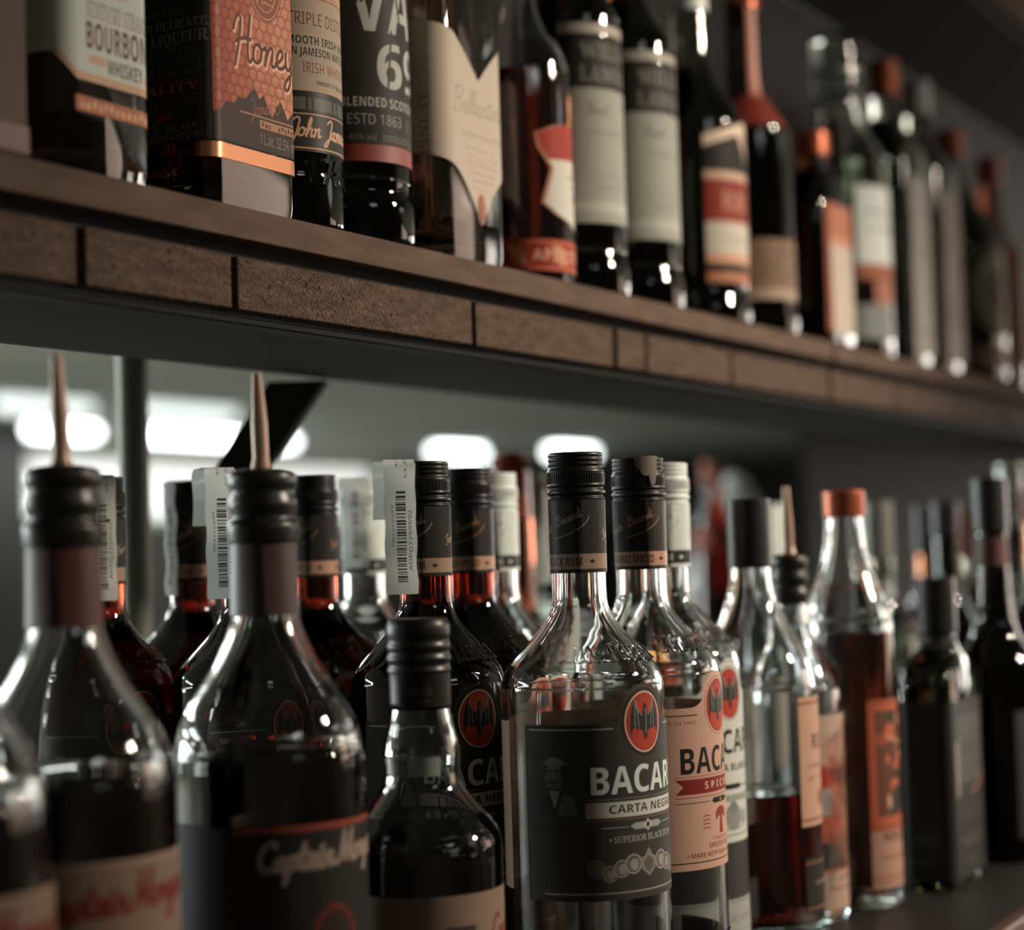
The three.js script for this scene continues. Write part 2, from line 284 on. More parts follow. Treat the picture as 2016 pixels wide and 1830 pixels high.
{
  const s = thing('top_shelf', 'brown board of the next shelf up, crossing the top right corner', 'shelf', [0, 0, 0]);
  part(s, 'board', uvBox(5.3, 0.05, 0.2, 0.002, 0.2), edgeMat).position.set(1.95, EYE + 0.665, -0.7);
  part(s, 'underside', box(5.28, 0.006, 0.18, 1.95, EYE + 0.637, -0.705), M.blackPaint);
}
{
  const s = thing('bar_counter', 'dark bar counter that carries the lower rows of bottles', 'counter', [0, 0, 0]);
  part(s, 'worktop', box(5.3, 0.035, 0.64, 1.95, LOW - 0.0175, -0.68, 0.004), std(0x161412, 0.5));
  part(s, 'front_trim', box(5.3, 0.03, 0.012, 1.95, LOW - 0.012, -0.355, 0.003), std(0x4a342a, 0.5));
  part(s, 'cabinet', box(5.2, 0.95, 0.54, 1.95, 0.477, -0.66), M.carcass);
}
{
  const t = thing('shelf_post', 'grey metal post standing behind the black-capped bottles at left', 'post', [1.156, LOW, -0.985]);
  part(t, 'tube', lathe([[0, 0], [0, 0.012], [0.43, 0.012], [0.43, 0]]), M.metalPost); part(t, 'flange', lathe([[0.0005, 0.0122], [0.0005, 0.026], [0.006, 0.026], [0.006, 0.0122], [0.0005, 0.0122]]), M.metalPost);
}

{
  const sb = thing('shelf_bracket', 'slanting black bracket under the shelf, behind the central pouring spout', 'bracket', [0, 0, 0]), p0 = EYE + 0.128;
  const st = new THREE.Shape([V2(0, 0), V2(0.04, 0), V2(-0.005, -0.064), V2(-0.045, -0.07)]);
  const strut = part(sb, 'strut', new THREE.ExtrudeGeometry(st, { depth: 0.03, bevelEnabled: false }), M.blackPaint, 'slanting black bracket under the shelf');
  strut.rotation.y = 29 * PI / 180 - PI / 2; strut.position.set(1.128, p0 - 0.003, -0.83); strut.rotation.y = -PI / 3;
  structure('wall_rear_upper', box(5.3, 0.45, 0.016, 1.95, SH + 0.2255, -0.802), M.darkPanel);
  structure('wall_rear_lower', box(2.0, 0.42, 0.016, 3.6, LOW + 0.211, -0.985), M.darkPanel);
}
// ---------------------------------------------------------------- parts that many bottles share
const font = await new FontLoader().loadAsync('fonts/droid/droid_sans_bold.typeface.json');
function emboss(str, R, h, size, a0, a1, depth = 0.0009) {   // raised letters moulded into the glass
  const g = new TextGeometry(str, { font, size, depth: depth + 0.0006, curveSegments: 2, bevelEnabled: false }); g.computeBoundingBox();
  const w = g.boundingBox.max.x, p = g.attributes.position;
  for (let i = 0; i < p.count; i++) { const a = a0 + (a1 - a0) * p.getX(i) / w, y = h + p.getY(i), r = R(y) - 0.0006 + p.getZ(i); p.setXYZ(i, r * Math.sin(a), y, r * Math.cos(a)); }
  return crease(g, 0.5);
}
function screwCap(r, h0, h1) {   // rolled aluminium cap: thread ridges above, beads below
  const H = h1 - h0, q = [[h0, r * 0.97], [h0 + H * 0.04, r * 1.02], [h0 + H * 0.09, r * 0.96], [h0 + H * 0.14, r * 1.03], [h0 + H * 0.2, r * 1.03], [h0 + H * 0.25, r * 0.97], [h0 + H * 0.31, r * 1.035], [h0 + H * 0.35, r * 1.01],
    [h0 + H * 0.56, r * 1.01], [h0 + H * 0.6, r * 1.03], [h0 + H * 0.66, r * 0.98], [h0 + H * 0.7, r * 0.955], [h0 + H * 0.75, r * 0.995], [h0 + H * 0.79, r * 0.955], [h0 + H * 0.85, r * 0.99], [h0 + H * 0.89, r * 0.955], [h0 + H * 0.94, r * 0.985], [h0 + H * 0.985, r * 0.96], [h1, r * 0.9]];
  const d = smooth(q.map((v) => v), 4); return lathe([[h0, 0], ...d, [h1, 0]], 64);
}
function knurl(r, h0, h1, n = 64) {   // milled ring
  const s = new THREE.Shape(); for (let i = 0; i < n * 4; i++) { const a = i / (n * 4) * 2 * PI, q = r + ((i % 4) < 2 ? 0.00035 : -0.0001); i ? s.lineTo(q * Math.cos(a), q * Math.sin(a)) : s.moveTo(q * Math.cos(a), q * Math.sin(a)); }
  const hole = new THREE.Path(); hole.absarc(0, 0, r - 0.001, 0, 2 * PI, true); s.holes.push(hole);
  const g = new THREE.ExtrudeGeometry(s, { depth: h1 - h0, bevelEnabled: false, curveSegments: 32 }); g.rotateX(-PI / 2); g.translate(0, h0, 0); return g;
}
function ribbon(parent, face, lateral, w, lo, top, R, back) {   // paper strip over a cap: down one side, short on the other
  const n = V(Math.sin(face), 0, Math.cos(face)), t = V(Math.cos(face), 0, -Math.sin(face)), d = R * 1.02, path = [];
  for (let k = 0; k <= 20; k++) { const h = lo + (top - 0.004 - lo) * k / 20; path.push([d + 0.0008 + 0.0007 * Math.sin(k * 0.8), h]); }
  for (let k = 1; k < 6; k++) { const a = k / 6 * PI / 2; path.push([d - 0.004 + 0.005 * Math.cos(a), top - 0.003 + 0.004 * Math.sin(a)]); }
  for (let k = 0; k <= 6; k++) path.push([d - 0.004 - (2 * d - 0.008) * k / 6, top + 0.001]);
  for (let k = 0; k <= 6; k++) path.push([-d - 0.0012, top - 0.002 - back * k / 6]);
  let len = 0; const ls = path.map((p, i) => (len += i ? Math.hypot(p[0] - path[i - 1][0], p[1] - path[i - 1][1]) : 0));
  const g = new THREE.PlaneGeometry(1, 1, 8, path.length - 1), P = g.attributes.position, U = g.attributes.uv;
  for (let j = 0; j < path.length; j++) for (let i = 0; i <= 8; i++) {
    const k = (path.length - 1 - j) * 9 + i, e = i / 8 - 0.5, b = j < 21 ? -e * e * 0.003 : 0, q = n.clone().multiplyScalar(path[j][0] + b).addScaledVector(t, lateral + e * w * (1 + 0.04 * Math.sin(j)));
    P.setXYZ(k, q.x, path[j][1], q.z); U.setXY(k, i / 8, ls[j] / len);
  }
  g.computeVertexNormals(); return part(parent, 'excise_stamp', g, M.stamp, 'grey paper excise stamp with a barcode');
}
const paperThin = (map) => new THREE.MeshPhysicalMaterial({ map, roughness: 1, transmission: 0.5, thickness: 0, side: THREE.DoubleSide });
M.stamp = paperThin(tex(17, 100, 8, (k, w, h) => {
  rectf(k, 0, 0, w, h, '#dde3df'); for (let i = 0; i < 260; i++) rectf(k, rnd() * w, rnd() * h, 0.5 + rnd() * 2, 0.2, rnd() > 0.5 ? '#d5dbd7' : '#e4eae6');
  for (let y = h - 5; y > h - 42;) { const b = 0.25 + rnd() * 0.8; rectf(k, 6.2, y - b, 5.2, b, '#2e302c'); y -= b + 0.25 + rnd() * 0.7; }
  k.save(); k.translate(14.6, h - 8); k.rotate(-PI / 2); T(k, 'ADPG7799592', 14, 0, 25, 1.9, '#2e302c', '100px sans-serif'); k.restore();
  k.save(); k.translate(5, h - 18); k.rotate(-PI / 2); T(k, '003772339', 10, 0, 17, 1.2, '#4a4c47', '100px sans-serif'); k.restore();
  k.save(); k.translate(12.4, h - 46); k.rotate(-PI / 2); T(k, '53.324', 7, 0, 12, 1.5, '#4a4c47', '100px sans-serif'); k.restore();
  k.save(); k.translate(7.5, h - 51); k.rotate(-PI / 2); T(k, '4/22', 4, 0, 7, 1.4, '#5a5c57', '100px sans-serif'); k.restore();
  rectf(k, 0, h - 67, w, 0.5, '#4a4c47');
}));
const bat = (k, x, y, s, body, hi) => {   // spread-winged bat emblem
  k.save(); k.translate(x, y); k.scale(s, s);
  for (const m of [-1, 1]) {
    k.save(); k.scale(m, 1); k.fillStyle = body; k.fill(new Path2D('M0,-3 C3,-4.5 5,-4 6.5,-12 C9.5,-8 10.5,-1 9.6,7 C8.4,3.5 7.6,2.5 6.6,3 C5.6,4.5 5.2,4.4 4.4,3 C3.4,4.4 2.4,5 0,5 Z'));
    k.strokeStyle = hi; k.lineWidth = 0.45; k.stroke(new Path2D('M1.4,-3 C3.2,-4 5,-4.2 6.4,-11.6 M6.4,-11 C7.2,-6 7,-2 6.6,2.6 M6.2,-10 C5.2,-5 4.6,-1 4.4,2.6')); k.restore();
  }
  k.fillStyle = body; k.fill(new Path2D('M-1.6,-5 C-1.6,-8 -1,-9 -0.9,-10 L0,-8.8 L0.9,-10 C1,-9 1.6,-8 1.6,-5 C2.6,-2 2,4 0.9,10 L0,8 L-0.9,10 C-2,4 -2.6,-2 -1.6,-5 Z'));
  k.strokeStyle = hi; k.lineWidth = 0.5; k.stroke(new Path2D('M0.3,-7 C1,-3 0.8,2 0.3,6')); k.restore();
};
const medallion = (k, x, y, rim, line) => { oval(k, x, y, 15.4, 18.4, rim); oval(k, x, y, 13.9, 17, '#3a1712'); oval(k, x, y, 13.5, 16.6, line); oval(k, x, y, 12.6, 15.7, '#8f3322'); oval(k, x, y + 1, 11, 13.4, '#9c3826'); bat(k, x + 0.4, y, 1.05, '#23241f', '#7d8580'); };
const tongue = (k, w, top, col) => {   // label outline: straight top with a round tongue for the medallion
  k.fillStyle = col; k.beginPath(); const c = w / 2; k.moveTo(0, top); k.lineTo(c - 26, top); k.quadraticCurveTo(c - 18, top, c - 15, top - 6);
  k.ellipse(c, top - 2, 16.4, 19.4, 0, PI * 1.08, PI * 1.92); k.quadraticCurveTo(c + 18, top, c + 26, top); k.lineTo(w, top); k.lineTo(w, 300); k.lineTo(0, 300); k.closePath(); k.fill();
};
// the big rum bottle: 0.31 m tall
const rumProf = smooth([[0.0, 0.0385], [0.003, 0.0425], [0.01, 0.0442], [0.06, 0.0442], [0.12, 0.0442], [0.178, 0.0442], [0.187, 0.0436], [0.194, 0.0412], [0.2, 0.0366], [0.208, 0.029], [0.215, 0.0226], [0.222, 0.0178], [0.229, 0.0153], [0.236, 0.0148], [0.256, 0.0147], [0.28, 0.0145], [0.306, 0.0138]], 8);
const rumR = radius(rumProf), rumShell = shell(rumProf, 0.0032, 0.009), rumSolid = lathe([[0.001, 0], ...rumProf, [0.306, 0]], 96);
const letters = emboss('UNA LIBRE EMPRESA', rumR, 0.1985, 0.0085, -0.95, 1.9, 0.0016);
const capGeo = screwCap(0.0152, 0.2845, 0.3105), knurlGeo = knurl(0.01545, 0.2938, 0.299), sleeveGeo = band((h) => 0.0149 + (h > 0.28 ? 0.0002 : 0), 0.2455, 0.2848, 0.0005);
const sleeve = (bg, ink, sig, bandBg, words, skew = 0) => paper(tex(97, 39.3, 9, (k, w, h) => {
  rectf(k, 0, 0, w, h, bg); for (const ox of [2, 50.5]) { pen(k, 'Facundo', ox + 2, 22, 5.6, sig, 0.42, -0.36); pen(k, 'Bacardi', ox + 22, 14.5, 5.6, sig, 0.42, -0.36); k.strokeStyle = sig; k.lineWidth = 0.4; k.beginPath(); k.moveTo(ox + 20, 21); k.quadraticCurveTo(ox + 38, 17, ox + 41, 9); k.stroke(); }
  rectf(k, 0, h - 10.2, w, 8.2, bandBg); for (const ox of [0, 48.5]) { T(k, words, ox + (words.length > 10 ? 23.5 : 26.5), h - 3.9, words.length > 10 ? 31 : 24, 4.4, ink); poly(k, [[ox + 42, h - 6], [ox + 44, h - 7.2], [ox + 46, h - 6], [ox + 44, h - 4.8]], ink); }
}), { roughness: 0.4 });
const S = {
  black: sleeve('#282724', '#282724', '#a3917c', '#8c7766', 'BLACK RUM'), spiced: sleeve('#282724', '#2a211c', '#a87a5c', '#a5826d', 'BACARDÍ SPICED'), white: sleeve('#c3ccc6', '#c3ccc6', '#7e8781', '#2b2d29', 'WHITE RUM'),
};
const labelTop = 12;   // mm of label above its straight top edge, for the medallion
const blackLabel = cut(tex(139, 114, 9, (k, w, h) => {
  const c = w / 2; tongue(k, w, 20, '#34342f'); medallion(k, c, 20, '#2a1d18', '#b7aa98');
  k.strokeStyle = '#8f928a'; k.lineWidth = 0.9; k.beginPath(); k.moveTo(3, 22.5); k.lineTo(c - 20, 22.5); k.moveTo(c + 20, 22.5); k.lineTo(w - 3, 22.5); k.stroke();
  T(k, 'ESTABLECIDO EN CUBA EN 1862', c - 44, 27.5, 46, 2, '#3a322c', '100px sans-serif');
  // small printed bust of a gentleman with a moustache
  const px = c - 52, py = 54, g1 = '#4f5552', g2 = '#2b2e2b', g3 = '#6c716c';
  poly(k, [[px - 10, py + 14], [px - 8, py + 5], [px - 2, py], [px + 4, py], [px + 9, py + 4], [px + 12, py + 14]], g2); poly(k, [[px + 1, py + 14], [px + 5, py + 2], [px + 10, py + 5], [px + 12, py + 14]], g1); poly(k, [[px - 3, py + 1], [px + 3, py + 1], [px, py + 11]], g3);
  oval(k, px, py - 8, 5.6, 8.2, g1); oval(k, px - 0.2, py - 14, 5.1, 3.2, '#5a5f5b'); oval(k, px - 5, py - 10.5, 1, 3.2, g2); oval(k, px + 5, py - 9, 1.4, 5, g2); for (const e of [-2.6, 2]) oval(k, px + e, py - 9.6, 1.3, 0.6, g2); rectf(k, px - 0.6, py - 9, 0.7, 4, g3); oval(k, px - 0.4, py - 3.6, 3.2, 0.8, g2); oval(k, px - 0.2, py - 1.6, 1.8, 0.4, g2);
  k.strokeStyle = g3; k.lineWidth = 0.35; for (let i = 0; i < 14; i++) { k.beginPath(); k.moveTo(px - 6 + i * 0.9, py - 12.5 - 3 * Math.sin(i / 13 * PI)); k.quadraticCurveTo(px - 5 + i * 0.9, py - 15 - 3 * Math.sin(i / 13 * PI), px - 4 + i * 0.9, py - 13); k.stroke(); }
  T(k, 'BACARDÍ', px + 2, py + 22, 16, 2, '#2d2b27', '100px sans-serif');
  T(k, 'BACARDÍ', c + 7, 57.4, 83, 14.6, '#bfcac6', 'bold 100px sans-serif');
  k.strokeStyle = '#77736b'; k.lineWidth = 0.4; k.beginPath(); k.moveTo(c - 36, 60.2); k.lineTo(c + 42, 60.2); k.stroke();
  const gr = k.createLinearGradient(c - 36, 0, c + 36, 0); gr.addColorStop(0, '#8d8176'); gr.addColorStop(0.2, '#b4b6ae'); gr.addColorStop(0.8, '#b4b6ae'); gr.addColorStop(1, '#8d8176'); k.fillStyle = gr; k.fillRect(c - 36, 61.7, 76, 8.3);
  T(k, 'CARTA NEGRA', c + 2, 67.9, 52, 4.4, '#2a241f', 'bold 100px sans-serif'); rectf(k, c - 36, 71, 76, 0.5, '#7c5a47');
  poly(k, [[c - 12, 75.4], [c - 9, 73.6], [c + 9, 73.6], [c + 12, 75.4], [c + 9, 77.2], [c - 9, 77.2]], '#8f918a'); poly(k, [[c - 3, 75.4], [c, 72], [c + 3, 75.4], [c, 78.8]], '#b0aea4'); poly(k, [[c - 1.6, 75.4], [c, 73.4], [c + 1.6, 75.4], [c, 77.4]], '#2a2a26'); rectf(k, c - 28, 75.2, 15, 0.5, '#8f918a'); rectf(k, c + 13, 75.2, 15, 0.5, '#8f918a');
  T(k, '• SUPERIOR BLACK RUM •', c + 1, 83.6, 50, 3.4, '#a3a49b', '100px serif');
  for (const [mx, my, r, col] of [[-31, 97, 5.2, '#5a5048'], [-24, 100, 4.4, '#75716a'], [-17.5, 97.5, 4.8, '#83817a'], [-10.5, 95.5, 5.4, '#8a8881'], [10.5, 95.5, 5.4, '#8a8881'], [17.5, 97.5, 4.8, '#83817a'], [24, 100, 4.4, '#75716a'], [31, 97, 5.2, '#5a5048']]) { oval(k, c + mx, my, r, r, col); oval(k, c + mx, my, r * 0.82, r * 0.82, '#4e4c46'); oval(k, c + mx + 0.4, my + 0.3, r * 0.45, r * 0.6, col); k.strokeStyle = col; k.lineWidth = 0.3; for (let i = 0; i < 7; i++) { k.beginPath(); k.moveTo(c + mx - r * 0.6 + i * r * 0.2, my - r * 0.5); k.lineTo(c + mx - r * 0.7 + i * r * 0.22, my + r * 0.55); k.stroke(); } }
  poly(k, [[c - 6, 93], [c - 3, 92], [c, 87.5], [c + 3, 92], [c + 6, 93], [c + 5, 99], [c, 103], [c - 5, 99]], '#77756d'); poly(k, [[c - 4, 95], [c, 92], [c + 4, 95], [c + 3, 99], [c, 101], [c - 3, 99]], '#55534c');
  rectf(k, 10, 109.6, w - 20, 0.9, '#86857c');
}), { roughness: 0.6 });
const spicedLabel = cut(tex(139, 114, 9, (k, w, h) => {
  const c = w / 2, ink = '#141210', red = '#6f2018', bg = '#b08d7b'; tongue(k, w, 20, bg); for (let i = 0; i < 1500; i++) rectf(k, rnd() * w, 20 + rnd() * 94, 0.4, 0.3, rnd() > 0.5 ? '#ab8876' : '#b59280'); medallion(k, c, 20, bg, '#b9aa96');
  rectf(k, 4, 24, c - 24, 0.7, '#4a2d24'); rectf(k, c + 20, 24, c - 24, 0.7, '#4a2d24'); T(k, 'ESTABLECIDO EN 1862', c - 41, 29.6, 40, 2.1, '#4a2d24', '100px sans-serif');
  T(k, 'BACARDÍ', c + 6, 58.3, 80, 15, ink); rectf(k, c - 36, 59.8, 76, 0.4, '#7c4a3a');
  poly(k, [[c - 36, 61.5], [c + 36, 61.5], [c + 31, 65.8], [c + 36, 70.2], [c - 36, 70.2], [c - 31, 65.8]], red); T(k, 'S P I C E D', c, 67.8, 32, 4.2, '#c3a78c'); rectf(k, c - 36, 71.8, 72, 0.5, '#7c4a3a');
  poly(k, [[c - 10, 75.2], [c - 8, 73.6], [c + 8, 73.6], [c + 10, 75.2], [c + 8, 76.8], [c - 8, 76.8]], ink); poly(k, [[c - 1, 75.2], [c, 74], [c + 1, 75.2], [c, 76.4]], bg); rectf(k, c - 36, 75, 25, 0.5, '#4a2d24'); rectf(k, c + 11, 75, 25, 0.5, '#4a2d24');
  k.strokeStyle = k.fillStyle = '#7a2a1c'; k.lineWidth = 0.9; for (let i = 0; i < 17; i++) { const a = -PI * 1.15 + i / 16 * PI * 1.3; k.beginPath(); k.moveTo(c, 83); k.quadraticCurveTo(c + 4 * Math.cos(a), 83 + 4 * Math.sin(a), c + 7 * Math.cos(a), 84.5 + 5 * Math.sin(a)); k.stroke(); }
  oval(k, c, 82.5, 3.2, 3, '#7a2a1c'); poly(k, [[c - 1.4, 84], [c + 1.4, 84], [c + 2.6, 95], [c - 2.6, 95]], '#7a2a1c');
  k.lineWidth = 0.6; for (let j = 0; j < 4; j++) for (const s of [-1, 1]) { k.beginPath(); k.moveTo(c + s * 12, 84 + j * 2.3); k.quadraticCurveTo(c + s * 15, 82.6 + j * 2.3, c + s * 18, 84 + j * 2.3); k.stroke(); }
  T(k, '• PREMIUM •', c, 98.4, 22, 2.2, red, '100px sans-serif'); T(k, 'SPICED RUM', c, 102.4, 28, 2.8, '#5c2a1e'); T(k, '• MADE WITH RUM AND SPICES •', c, 107, 60, 2.6, '#5c2a1e'); rectf(k, 2, 109.4, w - 4, 0.6, ink);
}));
const whiteLabel = cut(tex(139, 114, 6, (k, w, h) => {
  const c = w / 2, ink = '#171814', bg = '#b4b8b0'; tongue(k, w, 20, bg); medallion(k, c, 20, bg, '#b4b8b0'); T(k, 'BACARDÍ', c + 6, 58, 80, 15, ink); T(k, 'CARTA BLANCA', c, 69, 52, 4.6, ink);
  poly(k, [[c - 10, 79], [c - 8, 77.4], [c + 8, 77.4], [c + 10, 79], [c + 8, 80.6], [c - 8, 80.6]], ink); rectf(k, c - 32, 78.8, 64, 0.6, ink); T(k, 'SUPERIOR WHITE RUM', c, 87.6, 46, 2.8, '#454741', '100px serif'); rectf(k, c - 34, 84, 68, 4.6, 'rgba(90,94,88,.35)');
  oval(k, c, 98, 9, 8, '#7b807a'); oval(k, c, 92, 4, 4, '#6b706a'); for (const s of [-1, 1]) { oval(k, c + s * 13, 99, 5, 5, '#8b908a'); k.strokeStyle = '#6b706a'; k.lineWidth = 0.8; k.beginPath(); k.ellipse(c, 97, 18, 9, 0, 0.2, PI - 0.2); k.stroke(); }
  rectf(k, 0, 109, w, 1, '#7b807a');
}));
const footBlack = paper(tex(139, 26, 6, (k, w, h) => {
  rectf(k, 0, 0, w, h, '#201f1b'); rectf(k, 0, 1, w, 0.7, '#5f5c54'); const x = w * 0.33; poly(k, [[x, 4], [x + 13, 16], [x, 28], [x - 13, 16]], '#a5735c'); poly(k, [[x, 5.4], [x + 11.4, 16], [x, 26.6], [x - 11.4, 16]], '#7b4a38'); T(k, 'DON', x, 17, 9, 3.4, '#2a1a14');
  T(k, 'ESTABLECIDO', w * 0.66, 13, 34, 4, '#8c7766', '100px serif'); T(k, 'EN 1862', w * 0.66, 20, 22, 4, '#8c7766', '100px serif');
}));
const footWhite = paper(tex(139, 30, 5, (k, w, h) => { rectf(k, 0, 0, w, h, '#8d918b'); rectf(k, 0, 1.4, w, 0.5, '#5d605b'); T(k, 'SANTIAGO DE CUBA', w / 2, 14, 80, 4.4, '#555852', '100px serif'); rowOf(k, 30, 110, 20, 1.6, '#6b6e69'); rowOf(k, 36, 104, 24, 1.6, '#6b6e69'); }));
const backPaper = std(0xa98c79, 0.8, { side: THREE.DoubleSide });
function rum(kind, label, x, z, rot, o = {}) {
  const g = thing('rum_bottle', label, 'bottle', [x, LOW, z], rot, o.group), dark = o.body === 'dark', cap = kind === 'white' ? M.whiteCap : M.blackCap;
  part(g, 'glass_body', dark ? rumSolid : rumShell.geo, dark ? M.darkRum : M.clear, dark ? 'glass filled with dark rum' : 'empty clear glass');
  if (!o.far) part(g, 'embossed_lettering', letters, dark ? M.darkRum : M.clear, 'raised letters round the shoulder');
  const c = part(g, 'cap', capGeo, cap); part(c, 'knurled_ring', knurlGeo, cap); part(g, 'neck_sleeve', sleeveGeo, S[kind], 'printed neck sleeve with a signature');
  if (o.seal) { const s = part(g, 'torn_stamp_rest', wrap((h) => 0.0159, 0.291, 0.3108, -1.35, -0.35, 0.0006, 20, 12), M.torn); }
  if (!o.bare) {
    part(g, 'front_label', wrap(rumR, 0.0764, 0.1864, -1.572, 1.572, 0.0003, 64, 24), { black: blackLabel, spiced: spicedLabel, white: whiteLabel }[kind]);
    if (!dark) part(g, 'back_label', wrap(rumR, 0.08, 0.168, 1.9, 4.38, 0.0002, 40, 6), backPaper, 'paper back label seen from inside');
    if (kind === 'spiced') part(g, 'foot_label', wrap(rumR, 0.012, 0.038, -1.572, 1.572, 0.0003, 64, 3), footBlack);
    if (kind === 'white') { part(g, 'foot_label', wrap(rumR, 0.012, 0.042, -1.572, 1.572, 0.0003, 64, 3), footWhite); part(g, 'black_band', wrap(rumR, 0.042, 0.0763, -1.572, 1.572, 0.0003, 64, 3), std(0x1b1c19, 0.5)); }
  }
  if (o.stamp) ribbon(g, o.stamp[0] - rot, o.stamp[1], o.stamp[2] ?? 0.017, o.stamp[3] ?? 0.236, 0.3105, 0.0152, 0.03);
  return g;
}
M.torn = cut(tex(16, 20, 8, (k, w, h) => { k.fillStyle = '#7d766b'; k.beginPath(); k.moveTo(1, 0); k.lineTo(15, 0); k.lineTo(14.4, 9); k.quadraticCurveTo(14, 17, 11.6, 17.4); k.quadraticCurveTo(10, 17, 9.6, 11); k.quadraticCurveTo(6, 13, 4, 8); k.lineTo(1.6, 6); k.closePath(); k.fill(); for (let i = 0; i < 60; i++) rectf(k, 2 + rnd() * 10, rnd() * 8, 0.6, 0.6, rnd() > 0.5 ? '#6a6358' : '#8d867a'); }));
const toCam = (x, z) => Math.atan2(-x, -z);   // direction from a bottle to the camera, for the loose stamps

// ---------------------------------------------------------------- middle rows of the counter
rum('black', 'empty clear rum bottle with black label and red bat oval, sharpest in view', 0.9311, -0.4838, -0.29);
rum('spiced', 'clear rum bottle with pinkish label and red ribbon, torn paper on its black cap', 1.0209, -0.4893, 0.03, { seal: true });
rum('white', 'clear rum bottle with white cap and white label behind the pink-labelled one', 1.1109, -0.5145, -0.2);
rum('black', 'dark rum bottle with large sharp barcode stamp on its cap, behind the empty one', 0.9327, -0.5829, -0.35, { body: 'dark', stamp: [toCam(0.9327, -0.5829) + 0.22, -0.0168, 0.018] });
rum('spiced', 'dark rum bottle with pale neck band and amber neck, right behind the barcode-stamped one', 1.0314, -0.6116, 0.0, { body: 'dark' });
rum('black', 'dark rum bottle with barcode stamp, hidden behind the pouring spout in the centre left', 0.9071, -0.6899, -0.3, { body: 'dark', stamp: [toCam(0.9071, -0.6899) + 0.25, -0.018, 0.018] });
rum('spiced', 'dark rum bottle with white neck band just right of the central pouring spout', 1.0196, -0.7207, -0.45, { body: 'dark' });
rum('spiced', 'dark rum bottle with plain black cap and pale band between the two pouring spouts', 1.006, -0.81, -0.2, { body: 'dark', stamp: [toCam(1, -0.8) - 1.0, 0, 0.014] });
rum('black', 'dark rum bottle with barcode stamp just right of the left pouring spout', 0.8958, -0.7919, -0.3, { body: 'dark', stamp: [toCam(0.8958, -0.7919) + 0.3, -0.003, 0.018] });
rum('white', 'white-capped rum bottle with blurred stamp between the amber-necked bottles', 1.1085, -0.742, -0.1, { stamp: [toCam(1.1, -0.74) + 0.1, -0.007, 0.017, 0.25] });
rum('white', 'white-capped rum bottle peeping out behind the pale-banded amber neck', 1.1185, -0.643, -0.1, {});
// ---------------------------------------------------------------- front and right of the counter
function pourer(g, h, r, tip) {   // black collar, rings and a steel spout that leans towards the back
  part(g, 'pourer_collar', lathe([[h - 0.03, 0], ...smooth([[h - 0.03, r * 1.06], [h - 0.022, r * 1.12], [h - 0.018, r * 0.98], [h - 0.012, r * 1.08], [h - 0.006, r * 0.99], [h - 0.002, r * 1.08], [h + 0.003, r * 1.02], [h + 0.005, r * 0.6]], 5), [h + 0.005, 0]], 48), M.blackPlastic, 'black ringed pourer collar');
  const n = 20, pts = [], c = new THREE.CatmullRomCurve3([V(0, h + 0.003, 0), V(-0.0005, h + tip * 0.4, 0), V(-0.001, h + tip * 0.75, 0), V(-0.0015, h + tip, 0)]), g2 = new THREE.TubeGeometry(c, n, 0.0036, 16), p = g2.attributes.position;
  for (let i = 0; i <= n; i++) { const q = c.getPointAt(i / n), k = i < 3 ? 1.5 - i * 0.15 : 1.05 - 0.45 * Math.max(0, (i - 10) / 10); for (let j = 0; j <= 16; j++) { const a = i * 17 + j; p.setXYZ(a, q.x + (p.getX(a) - q.x) * k, q.y + (p.getY(a) - q.y) * k, q.z + (p.getZ(a) - q.z) * k); } }
  g2.computeVertexNormals(); part(g, 'pour_spout', g2, M.steel, 'tapering steel spout');
}
const capProf = smooth([[0, 0.039], [0.003, 0.0435], [0.012, 0.0449], [0.08, 0.0449], [0.158, 0.0449], [0.17, 0.0441], [0.18, 0.042], [0.19, 0.0378], [0.2, 0.0312], [0.21, 0.0246], [0.222, 0.0188], [0.234, 0.0152], [0.248, 0.0143], [0.268, 0.014]], 8);
const capR = radius(capProf), capShell = shell(capProf, 0.0032, 0.009);
const capFill = fill(capShell.inner, 0.172); M.tinted = glass([0.7, 0.7, 0.64], 0.02); M.darkIn = glass([0.12, 0.06, 0.03], 0.02, { ior: 1.36 });
const darkPirate = paper(tex(171, 118, 6, (k, w, h) => {
  rectf(k, 0, 0, w, h, '#201f1c'); const c = w / 2; rectf(k, c - 46, 0, 92, 3, '#7a3a28');
  pen(k, 'Captain', c - 36, 20, 13.5, '#84766a', 2.6, -0.03); pen(k, 'Morgan', c + 3, 18.6, 13.5, '#84766a', 2.6, -0.03);
  oval(k, c + 1, 62, 15, 26, '#5b1f18'); oval(k, c + 1, 62, 12.6, 23, '#2a1d19'); rectf(k, c - 13, 92, 28, 7, '#6b5a4c'); T(k, 'BLACK SPICED', c + 1, 97.6, 24, 3.6, '#221f1b');
}));
const palePirate = paper(tex(120, 110, 6, (k, w, h) => {
  rectf(k, 0, 0, w, h, '#7f6c5d'); rectf(k, 0, 0, w, 2.2, '#937f6e'); const c = w / 2;
  for (let i = 0; i < 40; i++) oval(k, rnd() * w, rnd() * h, 3 + rnd() * 6, 1 + rnd() * 2, 'rgba(120,98,84,.18)');
  pen(k, 'Captain', c - 38, 21, 14, '#6b241b', 2.2, -0.04); pen(k, 'Morgan', c + 2, 19, 14, '#6b241b', 2.2, -0.04); rectf(k, c - 24, 40, 48, 40, '#4a3b33'); rectf(k, c - 22, 42, 44, 36, '#7c6558'); T(k, 'SPICED GOLD', c, 92, 50, 5, '#3b2a24');
}));
